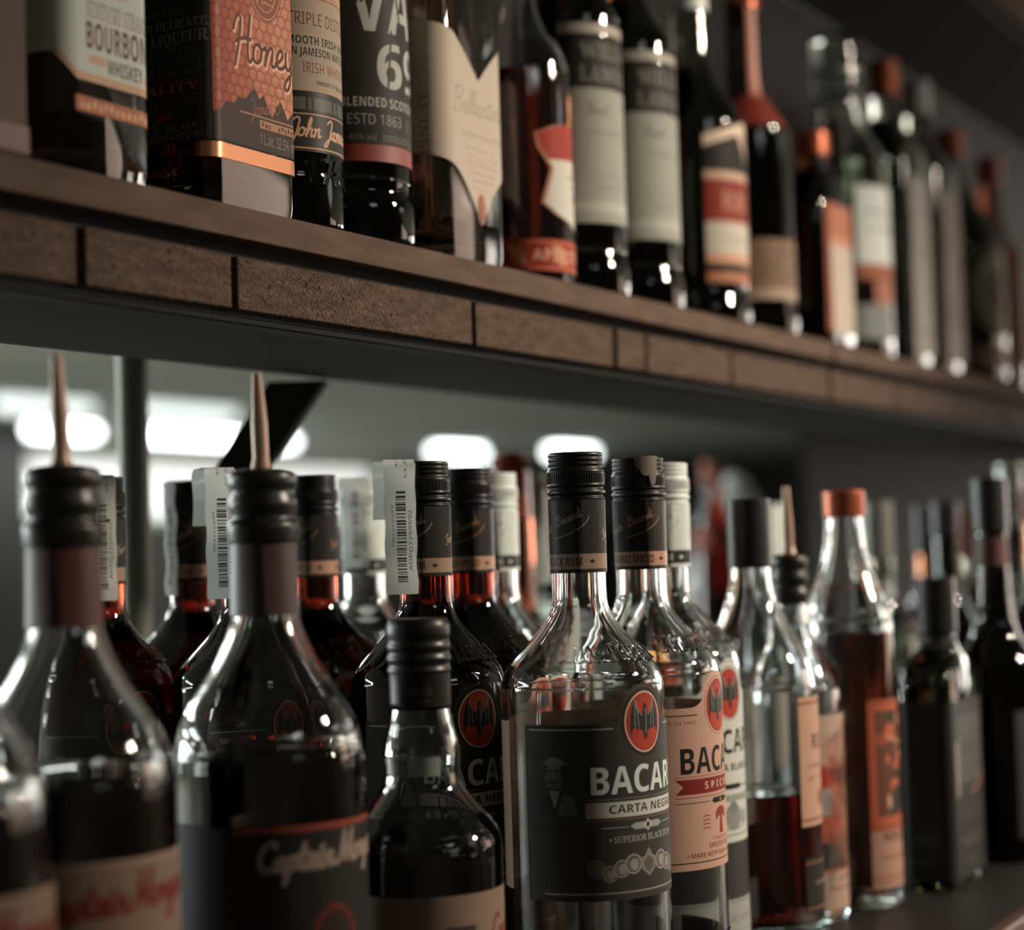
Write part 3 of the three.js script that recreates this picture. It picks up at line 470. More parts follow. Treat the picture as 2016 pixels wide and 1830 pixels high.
function captain(label, x, z, rot, lab, sleeveMat, o = {}) {
  const g = thing('spirit_bottle', label, 'bottle', [x, LOW, z], rot);
  part(g, 'glass_body', capShell.geo, M.tinted, 'long-shouldered smoky glass'); part(g, 'liquid', capFill, M.darkIn, 'nearly black spirit'); part(g, 'front_label', wrap(capR, 0.02, 0.139, o.back ? -1.9 : -1.33, o.back ? 1.9 : 1.33, 0.0004, 60, 3), lab); if (o.back) part(g, 'back_label', wrap(capR, 0.02, 0.12, 2, 4.2, 0.0002, 40, 3), std(0x2a2622, 0.8, { side: 2 }));
  part(g, 'neck_sleeve', band((h) => 0.0158 - (h - 0.234) * 0.02, 0.232, 0.272, 0.0004), sleeveMat); pourer(g, 0.2955, 0.0152, o.tip ?? 0.05); return g;
}
captain('blurred bottle shoulder at the far left edge, nearest to the camera', 0.5269, -0.5518, -0.35, palePirate, M.sleeveRed);
captain('large blurred bottle at left with steel pouring spout, red-brown neck and pale label', 0.6188, -0.5666, -0.3, palePirate, M.sleeveRed, { tip: 0.052 });
captain('large bottle with steel pouring spout, brown neck and black label, left of centre', 0.7346, -0.5484, -0.27, darkPirate, std(0x321a13, 0.45), { back: true });
{   // small round bottle with the onion neck
  const prof = smooth([[0, 0.034], [0.003, 0.0378], [0.01, 0.039], [0.06, 0.039], [0.102, 0.039], [0.11, 0.0392], [0.118, 0.0383], [0.126, 0.0335], [0.134, 0.0265], [0.142, 0.0208], [0.149, 0.0192], [0.158, 0.0197], [0.166, 0.0184], [0.178, 0.0156], [0.19, 0.0145], [0.222, 0.014]], 8), R = radius(prof), sh = shell(prof, 0.0028, 0.008);
  const g = thing('spirit_bottle', 'small round bottle with onion-shaped neck, tall black cap and cream label, front centre', 'bottle', [0.8233, LOW, -0.5198], -0.2);
  part(g, 'glass_body', sh.geo, M.tinted); part(g, 'liquid', fill(sh.inner, 0.128), M.darkIn, 'dark spirit inside');
  const c = part(g, 'cap', lathe([[0.181, 0], ...smooth([[0.181, 0.0152], [0.198, 0.0154], [0.2, 0.0162], [0.203, 0.0154], [0.206, 0.0164], [0.209, 0.0155], [0.212, 0.0163], [0.215, 0.0155], [0.2185, 0.0163], [0.223, 0.016], [0.226, 0.0145]], 4), [0.226, 0]], 56), M.blackCap, 'tall black ridged cap');
  part(g, 'cap_print', wrap(() => 0.0155, 0.1825, 0.1975, -1.5, 1.5, 0.0002, 40, 2), paper(tex(46, 15, 10, (k, w, h) => { rectf(k, 0, 0, w, h, '#1d1b18'); T(k, 'Black', 11, 9, 12, 4.6, '#45413a', 'bold 100px serif'); T(k, 'SPICED', 11, 13, 9, 1.8, '#45413a'); oval(k, 33, 7, 5, 5.6, '#4b463e'); oval(k, 33, 7, 4.2, 4.8, '#1d1b18'); T(k, 'CM', 33, 9, 5, 4, '#4b463e', 'bold 100px serif'); }), { roughness: 0.4 }));
  part(g, 'front_label', wrap(R, 0.012, 0.0935, -2.1, 1.9, 0.0003, 60, 3), paper(tex(156, 76, 6, (k, w, h) => {
    rectf(k, 0, 0, w, h, '#7f6c5e'); for (let i = 0; i < 60; i++) oval(k, rnd() * w, rnd() * h, 3 + rnd() * 7, 1 + rnd() * 2, 'rgba(110,92,80,.16)'); pen(k, 'Captain', w * 0.56, 24, 13, '#6a2219', 1.9, -0.04); pen(k, 'Morgan', w * 0.59, 40, 13, '#6a2219', 1.9, -0.04); rowOf(k, 8, 48, 20, 2.4, '#75493c'); rowOf(k, 8, 40, 27, 2.4, '#75493c'); rectf(k, 60, 14, 16, 46, '#3c302a'); rectf(k, 62, 16, 12, 42, '#574840');
  })));
  part(g, 'price_tag', wrap(R, 0.149, 0.1585, -1.15, -0.35, 0.0012, 10, 2), std(0x8f958f, 0.8, { side: 2 }), 'small blank grey price tag');
}
function roundBottle(name, label, x, y, z, rot, prof, body, fn, o = {}) {
  const d = smooth(prof, o.n ?? 7), R = radius(d), g = thing(name, label, o.category ?? 'bottle', [x, y, z], rot, o.group);
  if (o.hollow) { const s = shell(d, o.wall ?? 0.003, o.base ?? 0.009, 72); part(g, 'glass_body', s.geo, body); if (o.level) part(g, 'liquid', fill(s.inner, o.level, 56), o.liquid); }
  else part(g, 'glass_body', lathe([[0.001, 0], ...d, [d.at(-1)[0], 0]], 64), body);
  fn?.(g, R, d); return g;
}
const plainCap = (g, r, h0, h1, m, label) => part(g, 'cap', lathe([[h0, 0], [h0, r], ...smooth([[h0 + 0.001, r], [h1 - 0.003, r], [h1 - 0.001, r * 0.97], [h1, r * 0.88]], 4), [h1, 0]], 40), m, label);
const lab = (g, R, h0, h1, a0, a1, m, name = 'front_label', off) => part(g, name, wrap(R, h0, h1, a0, a1, off, 36, Math.max(3, Math.round((h1 - h0) / 0.008))), m);
const stripes = (w, h, list, s = 4, fn) => paper(tex(w, h, s, (k) => { for (const [y0, y1, c] of list) rectf(k, 0, h - y1, w, y1 - y0, c); fn?.(k, w, h); }));
roundBottle('spirit_bottle', 'clear bottle with long black cap, half filled with red-brown spirit, right of the white-capped one', 1.1965, LOW, -0.4935, -0.1,
  [[0, 0.036], [0.003, 0.0395], [0.01, 0.041], [0.08, 0.041], [0.155, 0.041], [0.166, 0.0405], [0.178, 0.0382], [0.19, 0.033], [0.204, 0.0245], [0.219, 0.0176], [0.232, 0.0146], [0.246, 0.014], [0.283, 0.0138]], M.clear, (g, R) => {
    plainCap(g, 0.0147, 0.2425, 0.2875, M.blackCap); part(g, 'cap_mark', wrap(() => 0.0148, 0.249, 0.2535, 0.5, 1.5, 0.0002, 16, 1), M.copper, 'copper print on the cap');
    lab(g, R, 0.075, 0.158, -0.35, 0.95, stripes(54, 83, [[0, 83, '#a98672'], [3, 5, '#7d5442'], [78, 80, '#7d5442']], 5, (k, w, h) => { T(k, 'RUM', w / 2, 34, 30, 10, '#4a3128'); rowOf(k, 8, 46, 46, 3, '#6b4a3c'); rowOf(k, 8, 46, 54, 3, '#6b4a3c'); oval(k, w / 2, 66, 8, 6, '#7d5442'); }));
    lab(g, R, 0.02, 0.055, -0.3, 0.95, stripes(50, 35, [[0, 35, '#211f1b'], [2, 3, '#7d5442'], [31, 32, '#7d5442']], 4, (k, w) => rowOf(k, 10, 40, 18, 3, '#7d6656')), 'foot_label'); lab(g, R, 0.06, 0.15, 2.3, 3.9, backPaper, 'back_label', 0.0002);
  }, { hollow: true, level: 0.096, liquid: M.redIn, base: 0.012 });
roundBottle('spirit_bottle', 'slim bottle with steel spout and colourful label, squeezed between two taller ones', 1.2708, LOW, -0.4945, -0.1,
  [[0, 0.028], [0.004, 0.032], [0.07, 0.0325], [0.148, 0.0325], [0.16, 0.03], [0.172, 0.0255], [0.188, 0.0172], [0.202, 0.0128], [0.215, 0.011], [0.235, 0.0105]], M.clear, (g, R) => {
    pourer(g, 0.2455, 0.0118, 0.052);
    lab(g, R, 0.008, 0.14, -0.6, 1.3, stripes(62, 132, [[0, 132, '#8c4a36'], [0, 26, '#9a8172'], [28, 46, '#2a2c28'], [50, 62, '#a24c32'], [64, 82, '#8a8680'], [84, 96, '#8f2f22'], [98, 132, '#a28c7c']], 4, (k, w, h) => { for (let i = 0; i < 70; i++) poly(k, [[rnd() * w, rnd() * h], [rnd() * w, rnd() * h * 0.2 + i], [rnd() * 10 + 20, i * 1.6]], ['rgba(140,60,40,.25)', 'rgba(60,62,56,.3)', 'rgba(170,140,120,.2)'][i % 3]); T(k, 'TEQUILA', w / 2, 46, 48, 9, '#3a1f18'); rowOf(k, 6, 56, 112, 3, '#5c4034'); rowOf(k, 6, 56, 119, 3, '#5c4034'); }));
  }, { hollow: true, wall: 0.0026 });
roundBottle('whisky_bottle', 'tall bottle with copper cap, three quarters full of red-brown spirit, ornate orange label', 1.3335, LOW, -0.4755, -0.05,
  [[0, 0.028], [0.003, 0.0308], [0.01, 0.0318], [0.1, 0.0318], [0.19, 0.0318], [0.203, 0.031], [0.214, 0.0284], [0.228, 0.0232], [0.243, 0.0182], [0.258, 0.015], [0.275, 0.0138], [0.29, 0.0135]], M.clear, (g, R) => {
    plainCap(g, 0.0152, 0.2755, 0.295, M.copper, 'copper-coloured screw cap');
    lab(g, R, 0.014, 0.146, -0.85, 0.9, stripes(56, 132, [[0, 132, '#8a4a34'], [0, 40, '#9a7868'], [4, 5, '#6b3a2a'], [8, 9, '#6b3a2a'], [44, 128, '#9c5238']], 5, (k, w, h) => { rectf(k, 6, 8, w - 12, 74, '#5a3a2e'); for (let i = 0; i < 40; i++) oval(k, 10 + rnd() * (w - 20), 12 + rnd() * 66, 2 + rnd() * 4, 2 + rnd() * 4, ['#a2583c', '#b08468', '#33342e', '#8a4630'][i % 4]); oval(k, w / 2, 70, 9, 9, '#2e302c'); T(k, 'WHISKY', w / 2, 100, 38, 7, '#4a2a20'); rowOf(k, 8, 48, 112, 3, '#6b4a3c'); }));
    lab(g, R, 0.225, 0.2255, -3.14, 3.14, M.copper, 'neck_line');
  }, { hollow: true, level: 0.193, liquid: M.rumIn });
{   // square bottle with a black label
  const s = [[0, 0.04, 0.017, 0.007], [0.004, 0.043, 0.0195, 0.0085], [0.145, 0.043, 0.0195, 0.0085], [0.155, 0.0425, 0.0193, 0.011], [0.163, 0.038, 0.0185, 0.015], [0.168, 0.028, 0.018, 0.0165], [0.173, 0.0165, 0.0165, 0.0155], [0.182, 0.0132, 0.0132, 0.0131], [0.225, 0.0128, 0.0128, 0.0127]];
  const g = thing('whisky_bottle', 'square dark bottle with rounded glass shoulders and black label edged in copper', 'bottle', [1.43, LOW, -0.44], 0.0);
  part(g, 'glass_body', loft(s), M.smoke); plainCap(g, 0.0148, 0.186, 0.228, M.blackCap);
  part(g, 'front_label', wrapRect(rect(0.043, 0.0195, 0.0085), 0.008, 0.138, -0.078, 0.041), paper(tex(119, 130, 5, (k, w, h) => {
    rectf(k, 0, 0, w, h, '#1e1e1b'); const x = 80; k.strokeStyle = '#8a5a44'; k.lineWidth = 2.4; k.beginPath(); k.moveTo(116, 12); k.lineTo(116, 52); k.quadraticCurveTo(114, 66, 84, 70); k.stroke(); rectf(k, 52, 12, 58, 50, '#3c3f3d'); T(k, 'BLACK', x, 40, 40, 9, '#232420'); rectf(k, 48, 30, 6, 40, '#82796b'); T(k, 'TENNESSEE', x, 88, 50, 6, '#3f403c', '100px serif'); T(k, 'WHISKEY', x, 108, 46, 8, '#4a4842', 'bold 100px serif'); T(k, 'OLD', 20, 104, 22, 8, '#383833'); T(k, 'No. 1', 20, 119, 28, 5, '#383833'); T(k, '700 ml', x, 122, 26, 5, '#4a4636');
  }), { roughness: 0.45 }));
  part(g, 'neck_label', wrap(() => 0.0136, 0.176, 0.1845, -3.14, 3.14, 0.0002, 40, 1), std(0x2a2a26, 0.5, { side: 2 }));
}
roundBottle('liqueur_bottle', 'tall nearly black bottle with black cap beside the square one, at the right edge', 1.556, LOW, -0.431, 0,
  [[0, 0.029], [0.004, 0.032], [0.14, 0.0325], [0.156, 0.0315], [0.168, 0.026], [0.18, 0.019], [0.2, 0.0145], [0.24, 0.0128], [0.3, 0.0124]], M.black, (g, R) => { plainCap(g, 0.0142, 0.262, 0.305, M.blackPlastic); lab(g, R, 0.235, 0.258, -3.14, 3.14, std(0x4a2620, 0.5, { side: 2 }), 'neck_label'); lab(g, R, 0.02, 0.12, -0.9, 1.2, std(0x232220, 0.6, { side: 2 })); });
roundBottle('liqueur_bottle', 'bottle with pinkish label cut off by the right edge of the picture', 1.772, LOW, -0.447, 0,
  [[0, 0.033], [0.004, 0.036], [0.15, 0.0365], [0.17, 0.034], [0.19, 0.024], [0.21, 0.0155], [0.29, 0.0135]], M.brown, (g, R) => { plainCap(g, 0.0148, 0.27, 0.3, M.redPaint); lab(g, R, 0.06, 0.135, -1.6, 1.5, stripes(110, 75, [[0, 75, '#8c7568'], [40, 52, '#6b2a20']], 3, (k, w) => { T(k, 'LIQUEUR', w / 2, 20, 80, 9, '#4a2a22'); rowOf(k, 10, 100, 48, 4, '#5c463c'); rowOf(k, 10, 100, 58, 4, '#5c463c'); })); });
// the blurred rows further back at right
const slim = [[0, 0.029], [0.004, 0.033], [0.15, 0.0335], [0.168, 0.031], [0.184, 0.0225], [0.204, 0.015], [0.23, 0.0132], [0.29, 0.0128]];
const short = [[0, 0.03], [0.004, 0.034], [0.12, 0.0345], [0.135, 0.031], [0.15, 0.02], [0.165, 0.0142], [0.22, 0.0132]];
const back = (label, x, z, prof, body, capM, capLen, extra) => roundBottle('spirit_bottle', label, x, LOW, z, 0, prof, body, (g, R, d) => { const t = d.at(-1)[0]; plainCap(g, 0.0145, t - capLen, t + 0.004, capM); extra?.(g, R); });
const ptag = (c, h0, h1) => (g, R) => lab(g, R, h0, h1, -1.5, 1.5, std(c, 0.7, { side: 2 }));
back('short dark bottle with long black cap between the copper-capped and the square bottle', 1.56, -0.535, short, M.black, M.blackPlastic, 0.06);
back('dark bottle with thin red stripe on its neck, behind the square bottle', 1.9, -0.572, slim, M.black, M.blackPlastic, 0.03, (g, R) => { part(g, 'neck_stripe', wrap(R, 0.205, 0.285, 0.1, 0.45, 0.0012, 6, 4), std(0x8a2a1c, 0.5, { side: 2 }), 'red stripe'); lab(g, R, 0.05, 0.13, -1.5, 1.5, std(0x4a2a20, 0.7, { side: 2 })); });
back('clear bottle with rounded shoulder against the right edge, behind the tall black one', 2.05, -0.545, [[0, 0.033], [0.004, 0.038], [0.2, 0.0385], [0.22, 0.037], [0.24, 0.031], [0.262, 0.021], [0.28, 0.016], [0.33, 0.0145]], M.clear, M.silver, 0.03, ptag(0x7c5a48, 0.05, 0.19));
back('smoky bottle with grey cap, blurred right of the copper-capped bottle', 1.79, -0.605, slim, M.smoke, M.grey, 0.05, ptag(0x53483f, 0.03, 0.12));
back('green-black bottle with grey foil neck, second from the copper-capped bottle in the back row', 1.95, -0.66, slim, M.black, M.grey, 0.06, ptag(0x6b4a3a, 0.05, 0.13));
back('brown bottle with orange band below the shoulder, blurred in the back row at right', 2.12, -0.66, slim, M.brown, M.blackPlastic, 0.05, (g, R) => { lab(g, R, 0.15, 0.166, -3.1, 3.1, std(0x9a4a30, 0.6, { side: 2 }), 'shoulder_band'); });
back('dark bottle with dull red cap in the back row near the right edge', 2.3, -0.7, slim, M.black, M.redPaint, 0.05, ptag(0x5c2a20, 0.04, 0.15));
back('smoky bottle with red foil cap at the far right of the back row', 2.48, -0.72, slim, M.smoke, M.redPaint, 0.06, ptag(0x7a6a5c, 0.04, 0.15));
back('amber bottle with orange cap glimpsed between the white cap and the long black cap', 1.42, -0.665, slim, M.amber, M.orange, 0.05, ptag(0x8a7a6a, 0.04, 0.15));
back('reddish liqueur bottle glimpsed left of the sharpest black cap, far behind', 1.402, -0.79, [[0, 0.033], [0.004, 0.037], [0.16, 0.0375], [0.18, 0.034], [0.2, 0.024], [0.225, 0.0185], [0.335, 0.0165]], M.red, M.orange, 0.05, ptag(0x94998f, 0.06, 0.2));
back('pale frosted bottle beside the reddish liqueur bottle, far behind', 1.53, -0.84, [[0, 0.033], [0.004, 0.037], [0.18, 0.0375], [0.2, 0.034], [0.22, 0.024], [0.24, 0.0165], [0.32, 0.0145]], M.clear, M.whiteCap, 0.09, ptag(0x9aa29c, 0.06, 0.2));
back('clear bottle with pale cap in the back row behind the copper-capped bottle', 1.72, -0.69, slim, M.clear, M.whiteCap, 0.05, ptag(0x8d8f88, 0.05, 0.14));
// ---------------------------------------------------------------- upper shelf, left to right
{   // brown carton
  const g = thing('gift_carton', 'blurred brown gift carton at the left end of the upper shelf', 'box', [0.598, SH, -0.645]);
  part(g, 'carton', box(0.086, 0.3, 0.086, 0, 0.15, 0, 0.003), std(0x4a3a31, 0.75)); part(g, 'base_band', box(0.0876, 0.016, 0.0876, 0, 0.0081, 0, 0.003), std(0x5e473b, 0.6));
  part(g, 'front_print', wrapRect(rect(0.043, 0.043, 0.003), 0.06, 0.2, -0.03, 0.03), cut(tex(60, 140, 3, (k) => { for (let i = 0; i < 7; i++) rowOf(k, 10, 50, 20 + i * 16, 5, '#6b5749'); })));
}
M.whiskyIn = glass([0.62, 0.4, 0.24], 0.06, { ior: 1.36 });
const squareBottle = (hw, hd, c, top = 0.2) => [[0, hw - 0.004, hd - 0.004, c], [0.003, hw - 0.0006, hd - 0.0006, c], [0.008, hw, hd, c], [top - 0.03, hw, hd, c], [top - 0.018, hw * 0.96, hd * 0.96, c * 1.2], [top - 0.006, hw * 0.72, hd * 0.72, hw * 0.5], [top + 0.004, 0.019, 0.019, 0.0185], [top + 0.014, 0.0152, 0.0152, 0.015], [top + 0.07, 0.0142, 0.0142, 0.014]];
const innerOf = (hw, hd, c, base, top, w = 0.004) => [[base, hw * 0.3, hd * 0.3, c * 0.6], [base + 0.002, hw * 0.6, hd * 0.6, c * 0.9], [base + 0.006, hw - w - 0.004, hd - w - 0.004, c], [base + 0.014, hw - w, hd - w, c], [top, hw - w, hd - w, c], [top + 0.02, hw * 0.6, hd * 0.6, hw * 0.45], [top + 0.04, 0.011, 0.011, 0.0105], [0.268, 0.011, 0.011, 0.0105]];
const liquidIn = (hw, hd, c, base, top, w = 0.0038) => [[base - 0.0001, hw * 0.3, hd * 0.3, c * 0.6], [base + 0.002, hw * 0.6, hd * 0.6, c * 0.9], [base + 0.006, hw - w - 0.004, hd - w - 0.004, c], [base + 0.014, hw - w, hd - w, c], [top, hw - w, hd - w, c]];
{   // square bourbon, pale label
  const g = thing('whiskey_bottle', 'square bottle with blurred pale label reading bourbon, beside the brown carton', 'bottle', [0.7045, SH, -0.643]), S4 = rect(0.0335, 0.033, 0.012);
  part(g, 'glass_body', loftShell(squareBottle(0.0335, 0.033, 0.012), innerOf(0.0335, 0.033, 0.011, 0.017, 0.17)), M.clearWarm); part(g, 'liquid', loft(liquidIn(0.0335, 0.033, 0.011, 0.017, 0.168)), M.amberIn); plainCap(g, 0.0155, 0.235, 0.275, M.blackCap);
  part(g, 'front_label', wrapRect(S4, 0.046, 0.16, -0.085, 0.031), cut(tex(116, 114, 7, (k, w, h) => {
    poly(k, [[0, 0], [w, 0], [w, h], [62, h], [50, h - 12], [0, h - 14]], '#b7bfb8'); rectf(k, 62, h - 4, w - 62, 4, '#b99a80'); poly(k, [[50, h - 12], [62, h], [62, h - 4], [52, h - 14]], '#b99a80');
    T(k, 'KENTUCKY STRAIGHT', 94, 83, 50, 8, '#6e5b50', '100px serif'); T(k, 'BOURBON', 91, 98, 46, 13, '#5d3f33'); T(k, 'WHISKEY', 96, 108, 26, 7, '#4a4640'); oval(k, 92, 62, 12, 8, '#b07a5c'); oval(k, 92, 61, 6, 5, '#a0522f'); rectf(k, 70, 101, 12, 4, '#bd9a80'); rectf(k, 110, 104, 7, 4, '#bd9a80');
  })));
  part(g, 'strip_label', wrapRect(S4, 0.031, 0.0385, -0.024, 0.031), paper(tex(55, 7.5, 6, (k, w, h) => { rectf(k, 0, 0, w, h, '#a0694e'); rowOf(k, 3, 53, 6, 4.4, '#c79a7c'); })));
}
{   // square honey liqueur
  const S4 = rect(0.039, 0.036, 0.009), g = thing('whiskey_bottle', 'square bottle with orange honeycomb label reading Honey and a black side label', 'bottle', [0.8205, SH, -0.6465]);
  part(g, 'glass_body', loftShell(squareBottle(0.039, 0.036, 0.009, 0.21), innerOf(0.039, 0.036, 0.0085, 0.018, 0.18)), M.clearWarm); part(g, 'liquid', loft(liquidIn(0.039, 0.036, 0.0085, 0.018, 0.175)), M.amberIn); plainCap(g, 0.0158, 0.245, 0.285, M.blackCap);
  part(g, 'copper_band', wrapRect(S4, 0.0265, 0.0345, -0.045, 0.038, 0.0006), M.copperFoil, 'shiny copper band');
  part(g, 'front_label', wrapRect(S4, 0.0352, 0.165, -0.0352, 0.038, 0.0005), paper(tex(73.2, 129.8, 13, (k, w, h) => {
    const gr = k.createLinearGradient(0, 0, w, 0); gr.addColorStop(0, '#7a2f20'); gr.addColorStop(0.3, '#8f4630'); gr.addColorStop(0.55, '#ad745c'); gr.addColorStop(1, '#b98a72'); k.fillStyle = gr; k.fillRect(0, 0, w, h);
    for (let r = 0; r < 26; r++) for (let c = 0; c < 14; c++) { const x = c * 6.6 + (r % 2) * 3.3, y = r * 5.6; k.beginPath(); for (let i = 0; i < 6; i++) { const a = PI / 6 + i * PI / 3; k.lineTo(x + 3.25 * Math.cos(a), y + 3.25 * Math.sin(a)); } k.closePath(); k.fillStyle = ['rgba(214,130,90,.34)', 'rgba(222,150,110,.26)', 'rgba(190,100,66,.3)'][(r * 3 + c * 5) % 3]; k.fill(); k.strokeStyle = 'rgba(110,40,24,.55)'; k.lineWidth = 0.55; k.stroke(); }
    rectf(k, 0, 0, 1.2, h, '#9a4a30');
    oval(k, 45, 40, 15, 19, 'rgba(120,62,44,.75)'); k.strokeStyle = '#b5896f'; k.lineWidth = 0.7; k.beginPath(); k.ellipse(45, 40, 13.5, 17.5, 0, 0, 2 * PI); k.stroke(); k.beginPath(); k.ellipse(45, 40, 10, 13.5, 0, 0, 2 * PI); k.stroke(); for (let i = 0; i < 5; i++) rowOf(k, 38, 52, 36 + i * 3.4, 2, '#b5896f');
    poly(k, [[0, h], [0, 115], [6, 112], [10, 108], [16, 108], [20, 104], [26, 104], [30, 100], [34, 97], [38, 102], [42, 99], [45, 105], [49, 110], [53, 104], [57, 100], [60, 104], [63, 109], [66, 106], [70, 103], [w, 105], [w, h]], '#33251f');
    pen(k, 'Honey', 17, 85, 24, '#d3a688', 3.2, -0.05, -0.1); pen(k, 'Honey', 16.2, 84.2, 24, '#4f2c1f', 1.9, -0.05, -0.1);
    T(k, 'FLAVOURED', 48, 93, 30, 3.6, 'rgba(130,72,52,.8)', '100px sans-serif'); T(k, 'WHISKEY LIQUEUR', 48, 98, 36, 3, 'rgba(130,72,52,.7)', '100px sans-serif');
    pen(k, 'James B', 30, 112, 9, '#7d4a33', 0.7, -0.2); rectf(k, 21, 111, w - 21, 0.8, '#a5785f'); rectf(k, 38, 113, w - 38, 4.4, '#a1765d'); rowOf(k, 40, w - 1, 116.8, 3, '#4a3026');
    T(k, '1 L alc. 32.5% vol.', 55, 126, 34, 6, '#7d766c', '100px sans-serif'); rectf(k, 0, h - 1.4, w, 1.4, '#1e1814');
  }), { roughness: 0.45 }));
  part(g, 'side_label', wrapRect(S4, 0.0352, 0.165, -0.112, -0.0356, 0.0005), paper(tex(76.4, 129.8, 8, (k, w, h) => {
    rectf(k, 0, 0, w, h, '#3a3934'); const c = 42, g1 = '#6f6d66', f = 'bold 100px serif';
    T(k, 'IMPORTED', c, 63, 40, 3, '#6a6862', '100px serif'); T(k, 'RICH AND DELICATE', c, 70, 66, 4.4, '#8a8880', f); T(k, 'HONEY LIQUEUR', c, 78, 66, 6, '#8a8880', f); T(k, 'WITH NOTES OF FIRE', c, 83.4, 56, 3.4, '#6c6a63', '100px serif'); T(k, 'KENTUCKY STRAIGHT', c, 89.4, 60, 4, '#64625b', f); T(k, 'BOURBON WHISKEY', c, 95, 60, 4, '#64625b', f);
    rectf(k, 44, 97, 26, 0.5, '#7b5a4a'); T(k, 'QUALITY', c + 2, 103, 52, 4.2, '#b06a48', f); rectf(k, 44, 105, 26, 0.5, '#7b5a4a'); T(k, 'SPIRIT WITH', c + 2, 110.4, 46, 2.8, '#6c6a63', '100px serif'); pen(k, 'James', 40, 118, 6, '#8b3a2a', 0.9, -0.15); T(k, 'JAMES B. BEAM', c, 123.4, 52, 3.2, '#7c7a73', '100px sans-serif'); T(k, 'BOURBON®', c + 4, 128, 52, 3.4, '#7c7a73', '100px sans-serif');
  }), { roughness: 0.5 }));
}
roundBottle('whiskey_bottle', 'green whiskey bottle with cream label, gold handwriting on a black band and raised 1780', 0.8925, SH, -0.6475, 0.02,
  [[0, 0.0325], [0.003, 0.0355], [0.008, 0.0368], [0.03, 0.0362], [0.045, 0.0358], [0.15, 0.0358], [0.185, 0.035], [0.2, 0.031], [0.216, 0.023], [0.232, 0.0165], [0.25, 0.0146], [0.29, 0.014]], M.green, (g, R) => {
    part(g, 'embossed_year', emboss('1780', R, 0.0265, 0.0155, -0.62, 0.55, 0.0012), M.green, 'raised year in the glass'); plainCap(g, 0.0155, 0.25, 0.294, M.redPaint);
    lab(g, R, 0.0785, 0.175, -1.45, 1.45, paper(tex(104, 96.5, 9, (k, w, h) => {
      rectf(k, 0, 0, w, h, '#9c8f7e'); for (let i = 0; i < 900; i++) rectf(k, rnd() * w, rnd() * h, 0.5, 0.3, rnd() > 0.5 ? '#97897a' : '#a19484'); const c = w / 2;
      oval(k, c, 24, 13, 15, '#8a5a44'); oval(k, c, 24, 11.6, 13.6, '#a08f7d'); for (let i = 0; i < 4; i++) oval(k, c - 7 + i * 4.6, 22 + (i % 2) * 5, 2.6, 4, '#8a5a44'); poly(k, [[c - 22, 32], [c - 17, 38], [c + 17, 38], [c + 22, 32], [c + 20, 44], [c - 20, 44]], '#8a5a44'); poly(k, [[c - 20, 34], [c - 16, 39], [c + 16, 39], [c + 20, 34], [c + 18.6, 43], [c - 18.6, 43]], '#b59a82'); T(k, 'SINE METU', c, 42.6, 24, 2.6, '#8a5a44');
      T(k, 'TRIPLE DISTILLED', c, 59, 58, 7, '#5f2e22', '100px sans-serif'); rectf(k, 2, 62.6, w - 4, 0.6, '#b08a70'); T(k, 'SMOOTH IRISH WHISKEY', c, 70, 66, 4.6, '#26251f', 'bold 100px sans-serif'); T(k, 'JOHN JAMESON WATER OF LIFE', c, 76.4, 72, 4.6, '#26251f', 'bold 100px sans-serif');
      T(k, 'IRISH WHISKEY', c, 86, 42, 5.8, '#6f3526', '100px sans-serif'); T(k, 'PRODUCT OF IRELAND', c + 2, 92.6, 28, 2.4, '#26251f', 'bold 100px sans-serif'); rectf(k, 0, h - 1.6, w, 0.7, '#b08a70');
    })));
    lab(g, R, 0.0445, 0.0784, -1.45, 1.45, paper(tex(104, 33.9, 10, (k, w, h) => {
      rectf(k, 0, 0, w, h, '#25241f'); for (let y = 0; y < h; y += 0.9) rectf(k, 0, y, w, 0.25, '#2e2d28'); let x = 6; for (const q of [12, 2.4, 9, 2, 14, 3, 7, 12, 6, 12]) { rectf(k, x, 3.4, q, 7, '#55574f'); x += q + 1.6; } rectf(k, 0, 12.4, w, 0.8, '#b58a6c'); rectf(k, 0, h - 2.4, w, 0.9, '#b58a6c');
      pen(k, 'John Jameson', 22, 25.5, 11, '#c49a7a', 1.25, 0.0, -0.2);
    }), { roughness: 0.45 }), 'signature_band');
  });
